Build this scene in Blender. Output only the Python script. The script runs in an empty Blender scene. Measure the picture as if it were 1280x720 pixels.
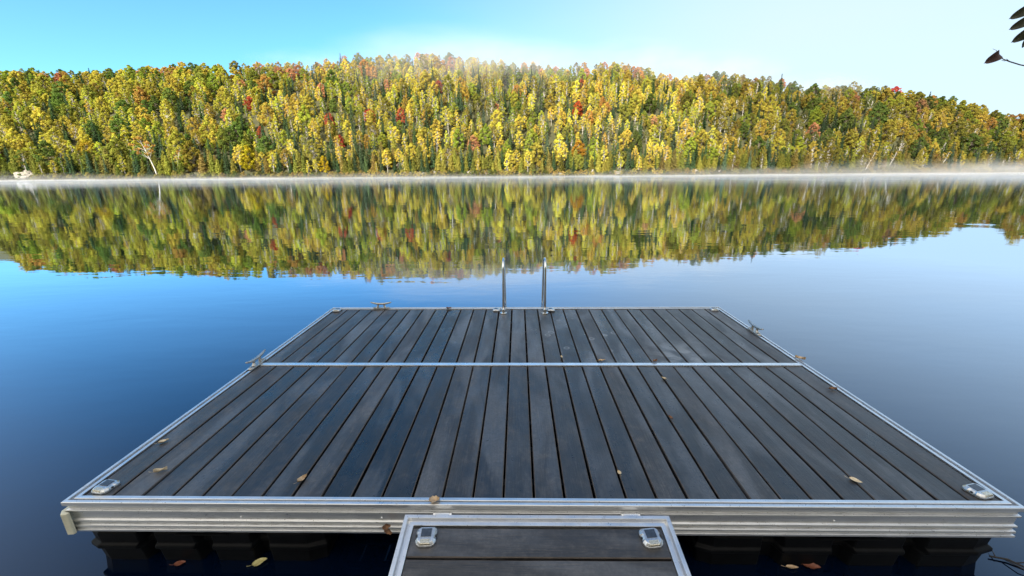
import bpy, bmesh, math, random
import numpy as np
from mathutils import Vector, Matrix, noise

R = math.radians
rnd = random.Random(7)
scene = bpy.context.scene
COL = scene.collection

# ------------------------------------------------------------------ camera, sky, sun, exposure
F_PX, HORIZON, ROLL, EYE = 490.0, 218.5, R(-0.42), 1.93
DECK = 0.40
pitch = math.atan((360 - HORIZON) / F_PX)
fw = Vector((0, math.cos(pitch), -math.sin(pitch)))
up0 = Vector((0, math.sin(pitch), math.cos(pitch)))
rt0 = Vector((1, 0, 0))
rt = rt0 * math.cos(ROLL) + up0 * math.sin(ROLL)
up = up0 * math.cos(ROLL) - rt0 * math.sin(ROLL)
cam_d = bpy.data.cameras.new("camera")
cam = bpy.data.objects.new("camera", cam_d)
COL.objects.link(cam)
m3 = Matrix((rt, up, -fw)).transposed()
cam.matrix_world = Matrix.Translation((0, 0, EYE)) @ m3.to_4x4()
cam_d.sensor_width = 36.0
cam_d.lens = F_PX / 1280 * 36.0
cam_d.clip_start = 0.05
cam_d.clip_end = 6000
scene.camera = cam

SUN_EL, SUN_AZ = R(27), R(203)         # azimuth clockwise from +Y: behind the camera, to its left
sun_dir = Vector((math.sin(SUN_AZ) * math.cos(SUN_EL), math.cos(SUN_AZ) * math.cos(SUN_EL), math.sin(SUN_EL)))
sl = bpy.data.lights.new("sun", 'SUN')
sl.energy = 5.0
sl.angle = R(0.5)
sl.color = (1.0, 0.93, 0.82)
so = bpy.data.objects.new("sun", sl)
COL.objects.link(so)
so.rotation_euler = sun_dir.to_track_quat('Z', 'Y').to_euler()

world = bpy.data.worlds.new("World")
scene.world = world
world.use_nodes = True
nt = world.node_tree
nt.nodes.clear()
def N(tree, typ, **kw):
    n = tree.nodes.new(typ)
    for k, v in kw.items():
        setattr(n, k, v)
    return n
sky = N(nt, 'ShaderNodeTexSky', sky_type='NISHITA')
sky.sun_disc = False
sky.sun_elevation = SUN_EL
sky.sun_rotation = SUN_AZ
sky.altitude = 300
sky.air_density = 1.0
sky.dust_density = 0.6
sky.ozone_density = 1.0
tint = N(nt, 'ShaderNodeMix', data_type='RGBA', blend_type='MULTIPLY')
tint.inputs[0].default_value = 1.0
tint.inputs[7].default_value = (0.48, 0.90, 1.11, 1)
nt.links.new(sky.outputs[0], tint.inputs[6])
# thin morning cloud veil that thickens towards +X
tc = N(nt, 'ShaderNodeTexCoord')
sep = N(nt, 'ShaderNodeSeparateXYZ')
nt.links.new(tc.outputs['Generated'], sep.inputs[0])
mp = N(nt, 'ShaderNodeMapping')
mp.inputs['Scale'].default_value = (1.0, 1.0, 3.2)
nt.links.new(tc.outputs['Generated'], mp.inputs[0])
nz = N(nt, 'ShaderNodeTexNoise')
nz.inputs['Scale'].default_value = 1.2
nz.inputs['Detail'].default_value = 5
nz.inputs['Roughness'].default_value = 0.5
nt.links.new(mp.outputs[0], nz.inputs[0])
def math_node(tree, op, a, b=None, clamp=False):
    n = N(tree, 'ShaderNodeMath', operation=op)
    n.use_clamp = clamp
    for i, v in enumerate((a, b)):
        if v is None:
            continue
        if isinstance(v, (int, float)):
            n.inputs[i].default_value = v
        else:
            tree.links.new(v, n.inputs[i])
    return n.outputs[0]
xr = N(nt, 'ShaderNodeMapRange', interpolation_type='SMOOTHSTEP')
nt.links.new(sep.outputs[0], xr.inputs[0])
xr.inputs[1].default_value = -0.40
xr.inputs[2].default_value = 0.62
zr = N(nt, 'ShaderNodeMapRange', interpolation_type='SMOOTHSTEP')
nt.links.new(sep.outputs[2], zr.inputs[0])
zr.inputs[1].default_value = 0.95
zr.inputs[2].default_value = 0.16
v1 = math_node(nt, 'ADD', math_node(nt, 'MULTIPLY', xr.outputs[0], 1.05), math_node(nt, 'MULTIPLY', math_node(nt, 'SUBTRACT', nz.outputs[0], 0.5), 0.5))
v2 = math_node(nt, 'MULTIPLY', v1, zr.outputs[0], True)
veil = math_node(nt, 'MULTIPLY', v2, 0.9, True)
mixv = N(nt, 'ShaderNodeMix', data_type='RGBA')
nt.links.new(veil, mixv.inputs[0])
nt.links.new(tint.outputs[2], mixv.inputs[6])
mixv.inputs[7].default_value = (2.95, 3.55, 4.0, 1)
# whitish haze glow on the sun's side of the sky
dotn = N(nt, 'ShaderNodeVectorMath', operation='DOT_PRODUCT')
nt.links.new(tc.outputs['Generated'], dotn.inputs[0])
dotn.inputs[1].default_value = tuple(sun_dir)
hz = N(nt, 'ShaderNodeMapRange', interpolation_type='SMOOTHSTEP')
nt.links.new(dotn.outputs['Value'], hz.inputs[0])
hz.inputs[1].default_value = -0.15
hz.inputs[2].default_value = 0.85
hz.inputs[4].default_value = 0.85
mixh = N(nt, 'ShaderNodeMix', data_type='RGBA')
nt.links.new(hz.outputs[0], mixh.inputs[0])
nt.links.new(mixv.outputs[2], mixh.inputs[6])
mixh.inputs[7].default_value = (7.4, 6.7, 5.6, 1)
bg = N(nt, 'ShaderNodeBackground')
bg.inputs[1].default_value = 0.115
nt.links.new(mixh.outputs[2], bg.inputs[0])
wo = N(nt, 'ShaderNodeOutputWorld')
nt.links.new(bg.outputs[0], wo.inputs[0])

scene.view_settings.view_transform = 'Standard'
scene.view_settings.look = 'None'
scene.view_settings.exposure = 1.25
scene.view_settings.gamma = 1.0
scene.view_settings.use_curve_mapping = False
scene.cycles.use_denoising = True
scene.cycles.max_bounces = 7
scene.cycles.diffuse_bounces = 2
scene.cycles.glossy_bounces = 3
scene.cycles.transmission_bounces = 2
scene.cycles.transparent_max_bounces = 6
scene.cycles.volume_bounces = 0

# ------------------------------------------------------------------ helpers
def pix_ray(px, py):
    return (fw * F_PX + rt * (px - 640) - up * (py - 360)).normalized()

def on_plane(px, py, z):
    """the point of the level plane z seen at a photo pixel (used to read positions off the photograph)"""
    d = pix_ray(px, py)
    t = (z - EYE) / d.z
    return Vector((0, 0, EYE)) + d * t

def to_pix(p):
    v = Vector(p) - Vector((0, 0, EYE))
    z = v.dot(fw)
    return 640 + F_PX * v.dot(rt) / z, 360 - F_PX * v.dot(up) / z

class MB:
    """collects verts and faces (with a material index each) for one mesh"""
    def __init__(self):
        self.v, self.f, self.m = [], [], []
    def add(self, vs, fs, mat=0):
        o = len(self.v)
        self.v += [tuple(x) for x in vs]
        self.f += [tuple(i + o for i in q) for q in fs]
        self.m += [mat] * len(fs)
    def box(self, c, s, mat=0, rot=None):
        x, y, z = s[0] / 2, s[1] / 2, s[2] / 2
        vs = [Vector((a * x, b * y, d * z)) for a in (-1, 1) for b in (-1, 1) for d in (-1, 1)]
        if rot is not None:
            vs = [rot @ q for q in vs]
        vs = [q + Vector(c) for q in vs]
        self.add(vs, [(0, 1, 3, 2), (4, 6, 7, 5), (0, 4, 5, 1), (2, 3, 7, 6), (0, 2, 6, 4), (1, 5, 7, 3)], mat)
    def tube(self, pts, radii, n=6, mat=0, cap=True):
        pts = [Vector(p) for p in pts]
        if isinstance(radii, (int, float)):
            radii = [radii] * len(pts)
        vs, fs = [], []
        prev = None
        for i, p in enumerate(pts):
            t = (pts[min(i + 1, len(pts) - 1)] - pts[max(i - 1, 0)])
            t = t.normalized() if t.length > 1e-9 else Vector((0, 0, 1))
            if prev is None:
                a = t.orthogonal().normalized()
            else:
                a = (prev - t * prev.dot(t))
                a = a.normalized() if a.length > 1e-6 else t.orthogonal().normalized()
            prev = a
            b = t.cross(a)
            for k in range(n):
                an = 2 * math.pi * k / n
                vs.append(p + (a * math.cos(an) + b * math.sin(an)) * radii[i])
        for i in range(len(pts) - 1):
            for k in range(n):
                fs.append((i * n + k, i * n + (k + 1) % n, (i + 1) * n + (k + 1) % n, (i + 1) * n + k))
        if cap:
            fs.append(tuple(reversed(range(n))))
            fs.append(tuple(range((len(pts) - 1) * n, len(pts) * n)))
        self.add(vs, fs, mat)
    def prism(self, outline, z0, z1, mat=0, top_inset=0.0, xf=None):
        n = len(outline)
        cx = sum(p[0] for p in outline) / n
        cy = sum(p[1] for p in outline) / n
        vs = [Vector((x, y, z0)) for x, y in outline]
        vs += [Vector((cx + (x - cx) * (1 - top_inset), cy + (y - cy) * (1 - top_inset), z1)) for x, y in outline]
        if xf is not None:
            vs = [xf @ q for q in vs]
        fs = [tuple(reversed(range(n))), tuple(range(n, 2 * n))] + [(i, (i + 1) % n, n + (i + 1) % n, n + i) for i in range(n)]
        self.add(vs, fs, mat)
    def mesh(self, name, mats, smooth=False):
        me = bpy.data.meshes.new(name)
        me.from_pydata(self.v, [], self.f)
        for mt in mats:
            me.materials.append(mt)
        if len(mats) > 1:
            me.polygons.foreach_set("material_index", self.m)
        if smooth:
            me.polygons.foreach_set("use_smooth", [True] * len(me.polygons))
        me.update()
        return me
    def build(self, name, mats, parent=None, smooth=False, bevel=0, seg=2):
        o = bpy.data.objects.new(name, self.mesh(name, mats if isinstance(mats, (list, tuple)) else [mats], smooth))
        COL.objects.link(o)
        if parent is not None:
            o.parent = parent
        if bevel:
            b = o.modifiers.new("bevel", 'BEVEL')
            b.width = bevel
            b.segments = seg
            b.limit_method = 'ANGLE'
            b.angle_limit = R(35)
        return o

def tag(o, label=None, cat=None, group=None, kind=None):
    if label: o["label"] = label
    if cat: o["category"] = cat
    if group: o["group"] = group
    if kind: o["kind"] = kind
    return o

def empty(name, loc, rot=(0, 0, 0)):
    o = bpy.data.objects.new(name, None)
    COL.objects.link(o)
    o.location = loc
    o.rotation_euler = rot
    o.empty_display_size = 0.2
    return o

def copy_tree(o, parent=None):
    c = o.copy()
    COL.objects.link(c)
    c.parent = parent
    for ch in list(o.children):
        copy_tree(ch, c)
    return c

# ------------------------------------------------------------------ materials
def new_mat(name):
    m = bpy.data.materials.new(name)
    m.use_nodes = True
    t = m.node_tree
    t.nodes.clear()
    out = N(t, 'ShaderNodeOutputMaterial')
    return m, t, out

def ramp(t, fac, stops):
    r = N(t, 'ShaderNodeValToRGB')
    while len(r.color_ramp.elements) < len(stops):
        r.color_ramp.elements.new(0.5)
    for e, (p, c) in zip(r.color_ramp.elements, stops):
        e.position = p
        e.color = (*c, 1) if len(c) == 3 else c
    t.links.new(fac, r.inputs[0])
    return r.outputs[0]

def noise_node(t, vec, scale, detail=4, rough=0.55, dist=0.0):
    n = N(t, 'ShaderNodeTexNoise')
    n.inputs['Scale'].default_value = scale
    n.inputs['Detail'].default_value = detail
    n.inputs['Roughness'].default_value = rough
    n.inputs['Distortion'].default_value = dist
    if vec is not None:
        t.links.new(vec, n.inputs['Vector'])
    return n.outputs[0]

def mixc(t, fac, a, b, blend='MIX'):
    n = N(t, 'ShaderNodeMix', data_type='RGBA', blend_type=blend)
    for i, v in ((0, fac), (6, a), (7, b)):
        if isinstance(v, (int, float)):
            n.inputs[i].default_value = v
        elif isinstance(v, tuple):
            n.inputs[i].default_value = (*v, 1) if len(v) == 3 else v
        else:
            t.links.new(v, n.inputs[i])
    return n.outputs[2]

def bump(t, h, strength, dist):
    b = N(t, 'ShaderNodeBump')
    b.inputs['Strength'].default_value = strength
    b.inputs['Distance'].default_value = dist
    t.links.new(h, b.inputs['Height'])
    return b.outputs[0]

def pbsdf(t, out, base, rough=0.5, metal=0.0, normal=None, spec=None):
    p = N(t, 'ShaderNodeBsdfPrincipled')
    for k, v in (('Base Color', base), ('Roughness', rough), ('Metallic', metal)):
        if isinstance(v, (int, float)):
            p.inputs[k].default_value = v
        elif isinstance(v, tuple):
            p.inputs[k].default_value = (*v, 1)
        else:
            t.links.new(v, p.inputs[k])
    if spec is not None:
        p.inputs['Specular IOR Level'].default_value = spec
    if normal is not None:
        t.links.new(normal, p.inputs['Normal'])
    t.links.new(p.outputs[0], out.inputs[0])
    return p

def plain(name, base, rough=0.5, metal=0.0, scale=30.0, var=0.25, bmp=0.0):
    m, t, out = new_mat(name)
    c = N(t, 'ShaderNodeTexCoord')
    n = noise_node(t, c.outputs['Object'], scale, 5, 0.6)
    col = ramp(t, n, [(0.3, tuple(x * (1 - var) for x in base)), (0.7, tuple(min(1, x * (1 + var)) for x in base))])
    nr = bump(t, n, bmp, 0.01) if bmp else None
    pbsdf(t, out, col, rough, metal, nr)
    return m

def wood(name, axis, rings=False):
    """dark stained, weathered deck board; grain along the given axis"""
    m, t, out = new_mat(name)
    c = N(t, 'ShaderNodeTexCoord')
    g = N(t, 'ShaderNodeNewGeometry')
    rpi = g.outputs['Random Per Island']
    off = N(t, 'ShaderNodeCombineXYZ')
    for i, k in enumerate((37.0, 53.0, 11.0)):
        t.links.new(math_node(t, 'MULTIPLY', rpi, k), off.inputs[i])
    vec = N(t, 'ShaderNodeVectorMath', operation='ADD')
    t.links.new(c.outputs['Object'], vec.inputs[0])
    t.links.new(off.outputs[0], vec.inputs[1])
    mp = N(t, 'ShaderNodeMapping')
    mp.inputs['Scale'].default_value = (34, 1.5, 20) if axis == 'y' else (1.5, 34, 20)
    t.links.new(vec.outputs[0], mp.inputs[0])
    grain = noise_node(t, mp.outputs[0], 2.6, 6, 0.65, 1.2)
    mp2 = N(t, 'ShaderNodeMapping')
    mp2.inputs['Scale'].default_value = (5, 1.3, 4) if axis == 'y' else (1.3, 5, 4)
    t.links.new(vec.outputs[0], mp2.inputs[0])
    patch = noise_node(t, mp2.outputs[0], 1.6, 5, 0.6, 0.4)
    fine = noise_node(t, c.outputs['Object'], 55, 4, 0.7)
    mott = noise_node(t, vec.outputs[0], 13, 6, 0.68, 0.5)
    tone = math_node(t, 'ADD', math_node(t, 'MULTIPLY', grain, 0.38), math_node(t, 'MULTIPLY', mott, 0.42))
    tone = math_node(t, 'ADD', tone, math_node(t, 'MULTIPLY', fine, 0.2))
    col = ramp(t, tone, [(0.33, (0.006, 0.006, 0.006)), (0.5, (0.019, 0.0175, 0.017)), (0.67, (0.062, 0.056, 0.053))])
    ri = math_node(t, 'ADD', math_node(t, 'MULTIPLY', rpi, 1.2), 0.4)
    col = mixc(t, 1.0, col, ri, 'MULTIPLY')
    # knots
    mp3 = N(t, 'ShaderNodeMapping')
    mp3.inputs['Scale'].default_value = (5.2, 2.6, 1) if axis == 'y' else (2.6, 5.2, 1)
    t.links.new(vec.outputs[0], mp3.inputs[0])
    vo = N(t, 'ShaderNodeTexVoronoi')
    vo.inputs['Scale'].default_value = 1.15
    t.links.new(mp3.outputs[0], vo.inputs['Vector'])
    kn = ramp(t, vo.outputs['Distance'], [(0.04, (1, 1, 1)), (0.10, (0, 0, 0))])
    col = mixc(t, math_node(t, 'MULTIPLY', kn, 0.9), col, (0.012, 0.011, 0.012))
    # dried, bloomed film where dew has evaporated; also paints in pale sky sheen
    film_sheen = noise_node(t, mp2.outputs[0], 0.85, 3, 0.5, 0.8)
    fm = N(t, 'ShaderNodeMapRange', interpolation_type='SMOOTHSTEP')
    t.links.new(film_sheen, fm.inputs[0])
    fm.inputs[1].default_value = 0.44
    fm.inputs[2].default_value = 0.66
    fmask = math_node(t, 'MULTIPLY', fm.outputs[0], math_node(t, 'ADD', math_node(t, 'MULTIPLY', fine, 0.7), 0.15))
    col = mixc(t, math_node(t, 'MULTIPLY', fmask, 0.80 if rings else 0.50), col, (0.19, 0.20, 0.22))
    if rings:
        # pale splash marks and drying rings on the far half
        v2 = N(t, 'ShaderNodeTexVoronoi')
        v2.inputs['Scale'].default_value = 7.5
        t.links.new(c.outputs['Object'], v2.inputs['Vector'])
        rg = ramp(t, v2.outputs['Distance'], [(0.13, (0, 0, 0)), (0.19, (1, 1, 1)), (0.21, (1, 1, 1)), (0.26, (0, 0, 0))])
        sc = N(t, 'ShaderNodeSeparateColor')
        t.links.new(v2.outputs['Color'], sc.inputs[0])
        pick = math_node(t, 'GREATER_THAN', sc.outputs[0], 0.62)
        dd = N(t, 'ShaderNodeVectorMath', operation='DISTANCE')
        t.links.new(c.outputs['Object'], dd.inputs[0])
        dd.inputs[1].default_value = (0.55, 2.12, DECK)
        near = N(t, 'ShaderNodeMapRange')
        t.links.new(dd.outputs['Value'], near.inputs[0])
        near.inputs[1].default_value = 0.55
        near.inputs[2].default_value = 0.35
        rm = math_node(t, 'MULTIPLY', math_node(t, 'MULTIPLY', rg, pick), near.outputs[0])
        col = mixc(t, math_node(t, 'MULTIPLY', rm, 0.6), col, (0.30, 0.31, 0.32))
        sp = noise_node(t, c.outputs['Object'], 4.2, 4, 0.55, 0.6)
        dd2 = N(t, 'ShaderNodeVectorMath', operation='DISTANCE')
        t.links.new(c.outputs['Object'], dd2.inputs[0])
        dd2.inputs[1].default_value = (1.38, 1.62, DECK)
        near2 = N(t, 'ShaderNodeMapRange')
        t.links.new(dd2.outputs['Value'], near2.inputs[0])
        near2.inputs[1].default_value = 0.42
        near2.inputs[2].default_value = 0.10
        s2 = N(t, 'ShaderNodeMapRange', interpolation_type='SMOOTHSTEP')
        t.links.new(sp, s2.inputs[0])
        s2.inputs[1].default_value = 0.47
        s2.inputs[2].default_value = 0.60
        col = mixc(t, math_node(t, 'MULTIPLY', math_node(t, 'MULTIPLY', s2.outputs[0], near2.outputs[0]), 0.6), col, (0.26, 0.27, 0.28))
    rg2 = N(t, 'ShaderNodeMapRange')
    t.links.new(math_node(t, 'ADD', math_node(t, 'MULTIPLY', patch, 0.55), math_node(t, 'MULTIPLY', mott, 0.45)), rg2.inputs[0])
    rg2.inputs[1].default_value = 0.3
    rg2.inputs[2].default_value = 0.7
    rg2.inputs[3].default_value = 0.20
    rg2.inputs[4].default_value = 0.56
    nr = bump(t, math_node(t, 'ADD', grain, math_node(t, 'MULTIPLY', fine, 0.4)), 0.4, 0.004)
    rough_ = math_node(t, 'ADD', rg2.outputs[0], math_node(t, 'MULTIPLY', math_node(t, 'SUBTRACT', rpi, 0.5), 0.14))
    pbsdf(t, out, col, rough_, 0.0, nr, 0.8)
    return m

def aluminium(name, base=(0.83, 0.84, 0.85), rough=0.32):
    m, t, out = new_mat(name)
    c = N(t, 'ShaderNodeTexCoord')
    mp = N(t, 'ShaderNodeMapping')
    mp.inputs['Scale'].default_value = (2, 2, 60)
    t.links.new(c.outputs['Object'], mp.inputs[0])
    st = noise_node(t, mp.outputs[0], 3.0, 5, 0.6)
    bl = noise_node(t, c.outputs['Object'], 14, 5, 0.65)
    col = ramp(t, st, [(0.3, tuple(x * 0.80 for x in base)), (0.7, base)])
    dirt = ramp(t, bl, [(0.60, (0, 0, 0)), (0.74, (1, 1, 1))])
    col = mixc(t, math_node(t, 'MULTIPLY', dirt, 0.30), col, (0.30, 0.28, 0.25))
    spk = noise_node(t, c.outputs['Object'], 150, 2, 0.5)
    spm = ramp(t, spk, [(0.67, (0, 0, 0)), (0.72, (1, 1, 1))])
    col = mixc(t, math_node(t, 'MULTIPLY', spm, 0.65), col, (0.12, 0.10, 0.09))
    rr = N(t, 'ShaderNodeMapRange')
    t.links.new(bl, rr.inputs[0])
    rr.inputs[1].default_value = 0.3
    rr.inputs[2].default_value = 0.7
    rr.inputs[3].default_value = rough - 0.06
    rr.inputs[4].default_value = rough + 0.16
    pbsdf(t, out, col, rr.outputs[0], 0.92)
    return m

MAT = {}
MAT['wood'] = wood('dark_stained_boards', 'y')
MAT['wood_far'] = wood('dark_stained_boards_splashed', 'y', True)
MAT['wood_cross'] = wood('dark_stained_cross_boards', 'x')
MAT['edge'] = plain('worn_board_edge', (0.075, 0.060, 0.050), 0.6, 0, 25, 0.4)
MAT['alu'] = aluminium('mill_aluminium')
MAT['alu_pale'] = aluminium('anodised_aluminium', (0.95, 0.96, 0.96), 0.27)
MAT['steel'] = plain('galvanised_steel', (0.46, 0.45, 0.43), 0.36, 0.9, 40, 0.3, 0.15)
MAT['inox'] = plain('polished_stainless', (0.72, 0.72, 0.71), 0.16, 1.0, 8, 0.08)
MAT['housing'] = plain('cast_aluminium_housing', (0.56, 0.58, 0.60), 0.30, 0.9, 60, 0.3, 0.1)
MAT['solar'] = plain('solar_cell_glass', (0.045, 0.06, 0.085), 0.12, 0.0, 60, 0.3)
MAT['lens'] = plain('clear_lens', (0.60, 0.56, 0.45), 0.10, 0.5, 160, 0.6)
MAT['screw'] = plain('dark_screw', (0.03, 0.03, 0.03), 0.5, 0.3)
MAT['plastic'] = plain('black_float_plastic', (0.0032, 0.0035, 0.0042), 0.45, 0.0, 9, 0.4, 0.1)
for n_ in MAT['plastic'].node_tree.nodes:
    if n_.type == 'BSDF_PRINCIPLED':
        n_.inputs['Specular IOR Level'].default_value = 0.09
MAT['cream'] = plain('cream_bumper_plastic', (0.62, 0.60, 0.46), 0.5, 0.0, 14, 0.15)

# ------------------------------------------------------------------ terrain
SKYLINE = [(0, 88), (35, 83), (100, 88), (200, 80), (300, 78), (400, 75), (440, 68), (500, 66), (545, 63), (600, 72), (650, 76), (700, 80), (760, 75), (790, 78), (850, 95), (880, 88), (950, 93),
           (977, 98), (1012, 107), (1060, 105), (1091, 103), (1115, 111), (1160, 116), (1201, 126), (1249, 138), (1280, 143)]
RIDGE = [(-1.9, .19), (-1.5, .215)] + [(pix_ray(a, b).x / pix_ray(a, b).y, pix_ray(a, b).z / pix_ray(a, b).y) for a, b in SKYLINE] + [(1.245, .140), (1.285, .172), (1.5, .17), (1.9, .12)]
SPREAD = 2.2            # how far off the opposite shore lies, against a first estimate of about 210 m
RT = np.array([a for a, _ in RIDGE]); RE = np.array([b for _, b in RIDGE])
ST = np.array([-1.9, -1.2, -0.6, 0, 0.5, 1.0, 1.9]); SY = SPREAD * np.array([170, 200, 212, 218, 226, 238, 262.0])
WT = np.array([-1.9, -1.2, -0.4, 0.3, 0.8, 1.3, 1.9]); WY = SPREAD * np.array([118, 122, 128, 122, 110, 92, 80.0])
CANOPY = 20.0
TREE = 1.93
def shore_y(t):
    return float(np.interp(t, ST, SY)) + 2.2 * math.sin(t * 17.0) + 1.2 * math.sin(t * 41 + 1)
def hill_h(t, s):
    w = float(np.interp(t, WT, WY))
    yr = shore_y(t) + w
    top = float(np.interp(t, RT, RE)) * yr + EYE - CANOPY
    if s <= 0:
        return max(-3.0, s * w * 0.25)
    if s <= 1:
        a = min(1, s / 0.009)
        return 0.9 * a + (top - 0.9) * (0.84 * s + 0.16 * math.sin(s * math.pi / 2)) 
    return top - (s - 1) * w * 0.10
def hill_point(t, s):
    w = float(np.interp(t, WT, WY))
    y = shore_y(t) + w * s
    x = t * y
    z = hill_h(t, s)
    if s > 0.02:
        k = min(1, (s - 0.02) / 0.1)
        z += k * 2.2 * noise.noise(Vector((x * 0.03, y * 0.03, 3.3)))
    return Vector((x, y, z))

def surf_mat_ground():
    m, t, out = new_mat('forest_floor')
    c = N(t, 'ShaderNodeTexCoord')
    n1 = noise_node(t, c.outputs['Object'], 0.12, 6, 0.65)
    n2 = noise_node(t, c.outputs['Object'], 1.4, 5, 0.7)
    col = ramp(t, n1, [(0.3, (0.03, 0.034, 0.014)), (0.55, (0.062, 0.062, 0.022)), (0.7, (0.10, 0.085, 0.032))])
    col = mixc(t, math_node(t, 'MULTIPLY', n2, 0.5), col, (0.05, 0.05, 0.02))
    pbsdf(t, out, col, 0.95, 0, bump(t, n2, 0.6, 0.4))
    return m
MAT['ground'] = surf_mat_ground()

mb = MB()
ts = np.linspace(-1.85, 1.85, 150)
ss = [-0.12, -0.04, 0.0, 0.008, 0.02, 0.05] + list(np.linspace(0.1, 1.0, 19)) + [1.1, 1.25, 1.6, 2.4, 5.0]
vs = []
for t_ in ts:
    for s_ in ss:
        vs.append(hill_point(t_, s_))
ns = len(ss)
fs = [(i * ns + j, (i + 1) * ns + j, (i + 1) * ns + j + 1, i * ns + j + 1) for i in range(len(ts) - 1) for j in range(ns - 1)]
mb.add(vs, fs)
hill = mb.build('hill', MAT['ground'], smooth=True)
tag(hill, kind='structure')

# near bank behind the camera: a steep slope that keeps the sun off the dock
mb = MB()
vs, nx = [], 41
prof = [(3.0, -3.0), (0.2, -1.0), (-0.6, -0.1), (-1.2, 0.35), (-3, 1.1), (-7, 3.6), (-12, 8.0), (-20, 15.5), (-32, 24), (-50, 30), (-90, 34), (-220, 36), (-700, 40)]
for i in range(nx):
    x = -420 + 840 * i / (nx - 1)
    x = math.copysign(abs(x / 420) ** 1.8 * 420, x)
    for (y, z) in prof:
        curve = -0.00012 * 0 + 0.0006 * x * x if abs(x) < 120 else 0.0006 * 120 * 120 + (abs(x) - 120) * 0.1
        k = noise.noise(Vector((x * 0.06, y * 0.06, 0.7)))
        vs.append((x, y - 0.12 * abs(x) ** 0.9 * (1 if x < 0 else 0.6), z + (k * 0.9 if y < -2 else 0.04 * k)))
npf = len(prof)
fs = [(i * npf + j, i * npf + j + 1, (i + 1) * npf + j + 1, (i + 1) * npf + j) for i in range(nx - 1) for j in range(npf - 1)]
mb.add(vs, fs)
def litter_mat():
    m, t, out = new_mat('leaf_litter')
    c = N(t, 'ShaderNodeTexCoord')
    n1 = noise_node(t, c.outputs['Object'], 0.6, 6, 0.7)
    n2 = noise_node(t, c.outputs['Object'], 9, 4, 0.7)
    col = ramp(t, n1, [(0.3, (0.10, 0.075, 0.035)), (0.55, (0.24, 0.17, 0.07)), (0.7, (0.32, 0.21, 0.08))])
    pbsdf(t, out, col, 0.95, 0, bump(t, n2, 0.6, 0.1))
    return m
bank = mb.build('near_bank_ground', litter_mat(), smooth=True)
tag(bank, kind='structure')

# lake
def water_mat():
    m, t, out = new_mat('lake_water')
    c = N(t, 'ShaderNodeTexCoord')
    mp = N(t, 'ShaderNodeMapping')
    mp.inputs['Scale'].default_value = (0.35, 1.0, 1)
    t.links.new(c.outputs['Object'], mp.inputs[0])
    a = noise_node(t, mp.outputs[0], 0.9, 3, 0.5, 0.3)
    b = noise_node(t, mp.outputs[0], 0.16, 2, 0.5)
    fine = noise_node(t, mp.outputs[0], 6.0, 2, 0.5)
    h = math_node(t, 'ADD', math_node(t, 'MULTIPLY', a, 0.0045), math_node(t, 'MULTIPLY', b, 0.0055))
    h = math_node(t, 'ADD', h, math_node(t, 'MULTIPLY', fine, 0.0006))
    bp = N(t, 'ShaderNodeBump')
    bp.inputs['Strength'].default_value = 1.0
    bp.inputs['Distance'].default_value = 1.0
    t.links.new(h, bp.inputs['Height'])
    lw = N(t, 'ShaderNodeLayerWeight')
    lw.inputs['Blend'].default_value = 0.5
    t.links.new(bp.outputs[0], lw.inputs['Normal'])
    f = math_node(t, 'POWER', lw.outputs['Facing'], 3.4)
    f = math_node(t, 'ADD', math_node(t, 'MULTIPLY', f, 1.50), 0.022)
    f = math_node(t, 'MINIMUM', f, 0.90)
    gl = N(t, 'ShaderNodeBsdfGlossy')
    gl.inputs['Roughness'].default_value = 0.015
    gl.inputs['Color'].default_value = (0.76, 0.86, 1.0, 1)
    t.links.new(bp.outputs[0], gl.inputs['Normal'])
    df = N(t, 'ShaderNodeBsdfDiffuse')
    df.inputs['Color'].default_value = (0.0004, 0.003, 0.012, 1)
    mx = N(t, 'ShaderNodeMixShader')
    t.links.new(f, mx.inputs[0])
    t.links.new(df.outputs[0], mx.inputs[1])
    t.links.new(gl.outputs[0], mx.inputs[2])
    t.links.new(mx.outputs[0], out.inputs[0])
    return m
mb = MB()
mb.add([(-3000, -400, 0), (3000, -400, 0), (3000, 3000, 0), (-3000, 3000, 0)], [(0, 1, 2, 3)])
lake = mb.build('lake_water', water_mat())
tag(lake, kind='structure')
mb = MB()
mb.add([(-3500, -900, -3.4), (3500, -900, -3.4), (3500, 4000, -3.4), (-3500, 4000, -3.4)], [(0, 1, 2, 3)])
tag(mb.build('ground', MAT['ground']), kind='structure')

# ------------------------------------------------------------------ trees
def bark_mat(name, a, b, white=False):
    m, t, out = new_mat(name)
    c = N(t, 'ShaderNodeTexCoord')
    mp = N(t, 'ShaderNodeMapping')
    mp.inputs['Scale'].default_value = (1, 1, 3.5) if white else (4, 4, 0.8)
    t.links.new(c.outputs['Object'], mp.inputs[0])
    n = noise_node(t, mp.outputs[0], 1.6, 4, 0.7)
    col = ramp(t, n, [(0.38, a), (0.55, b)])
    pbsdf(t, out, col, 0.85)
    return m
MAT['bark_white'] = bark_mat('birch_bark', (0.16, 0.14, 0.12), (0.62, 0.58, 0.52), True)
MAT['bark_brown'] = bark_mat('brown_bark', (0.05, 0.038, 0.028), (0.16, 0.125, 0.095))

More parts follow.
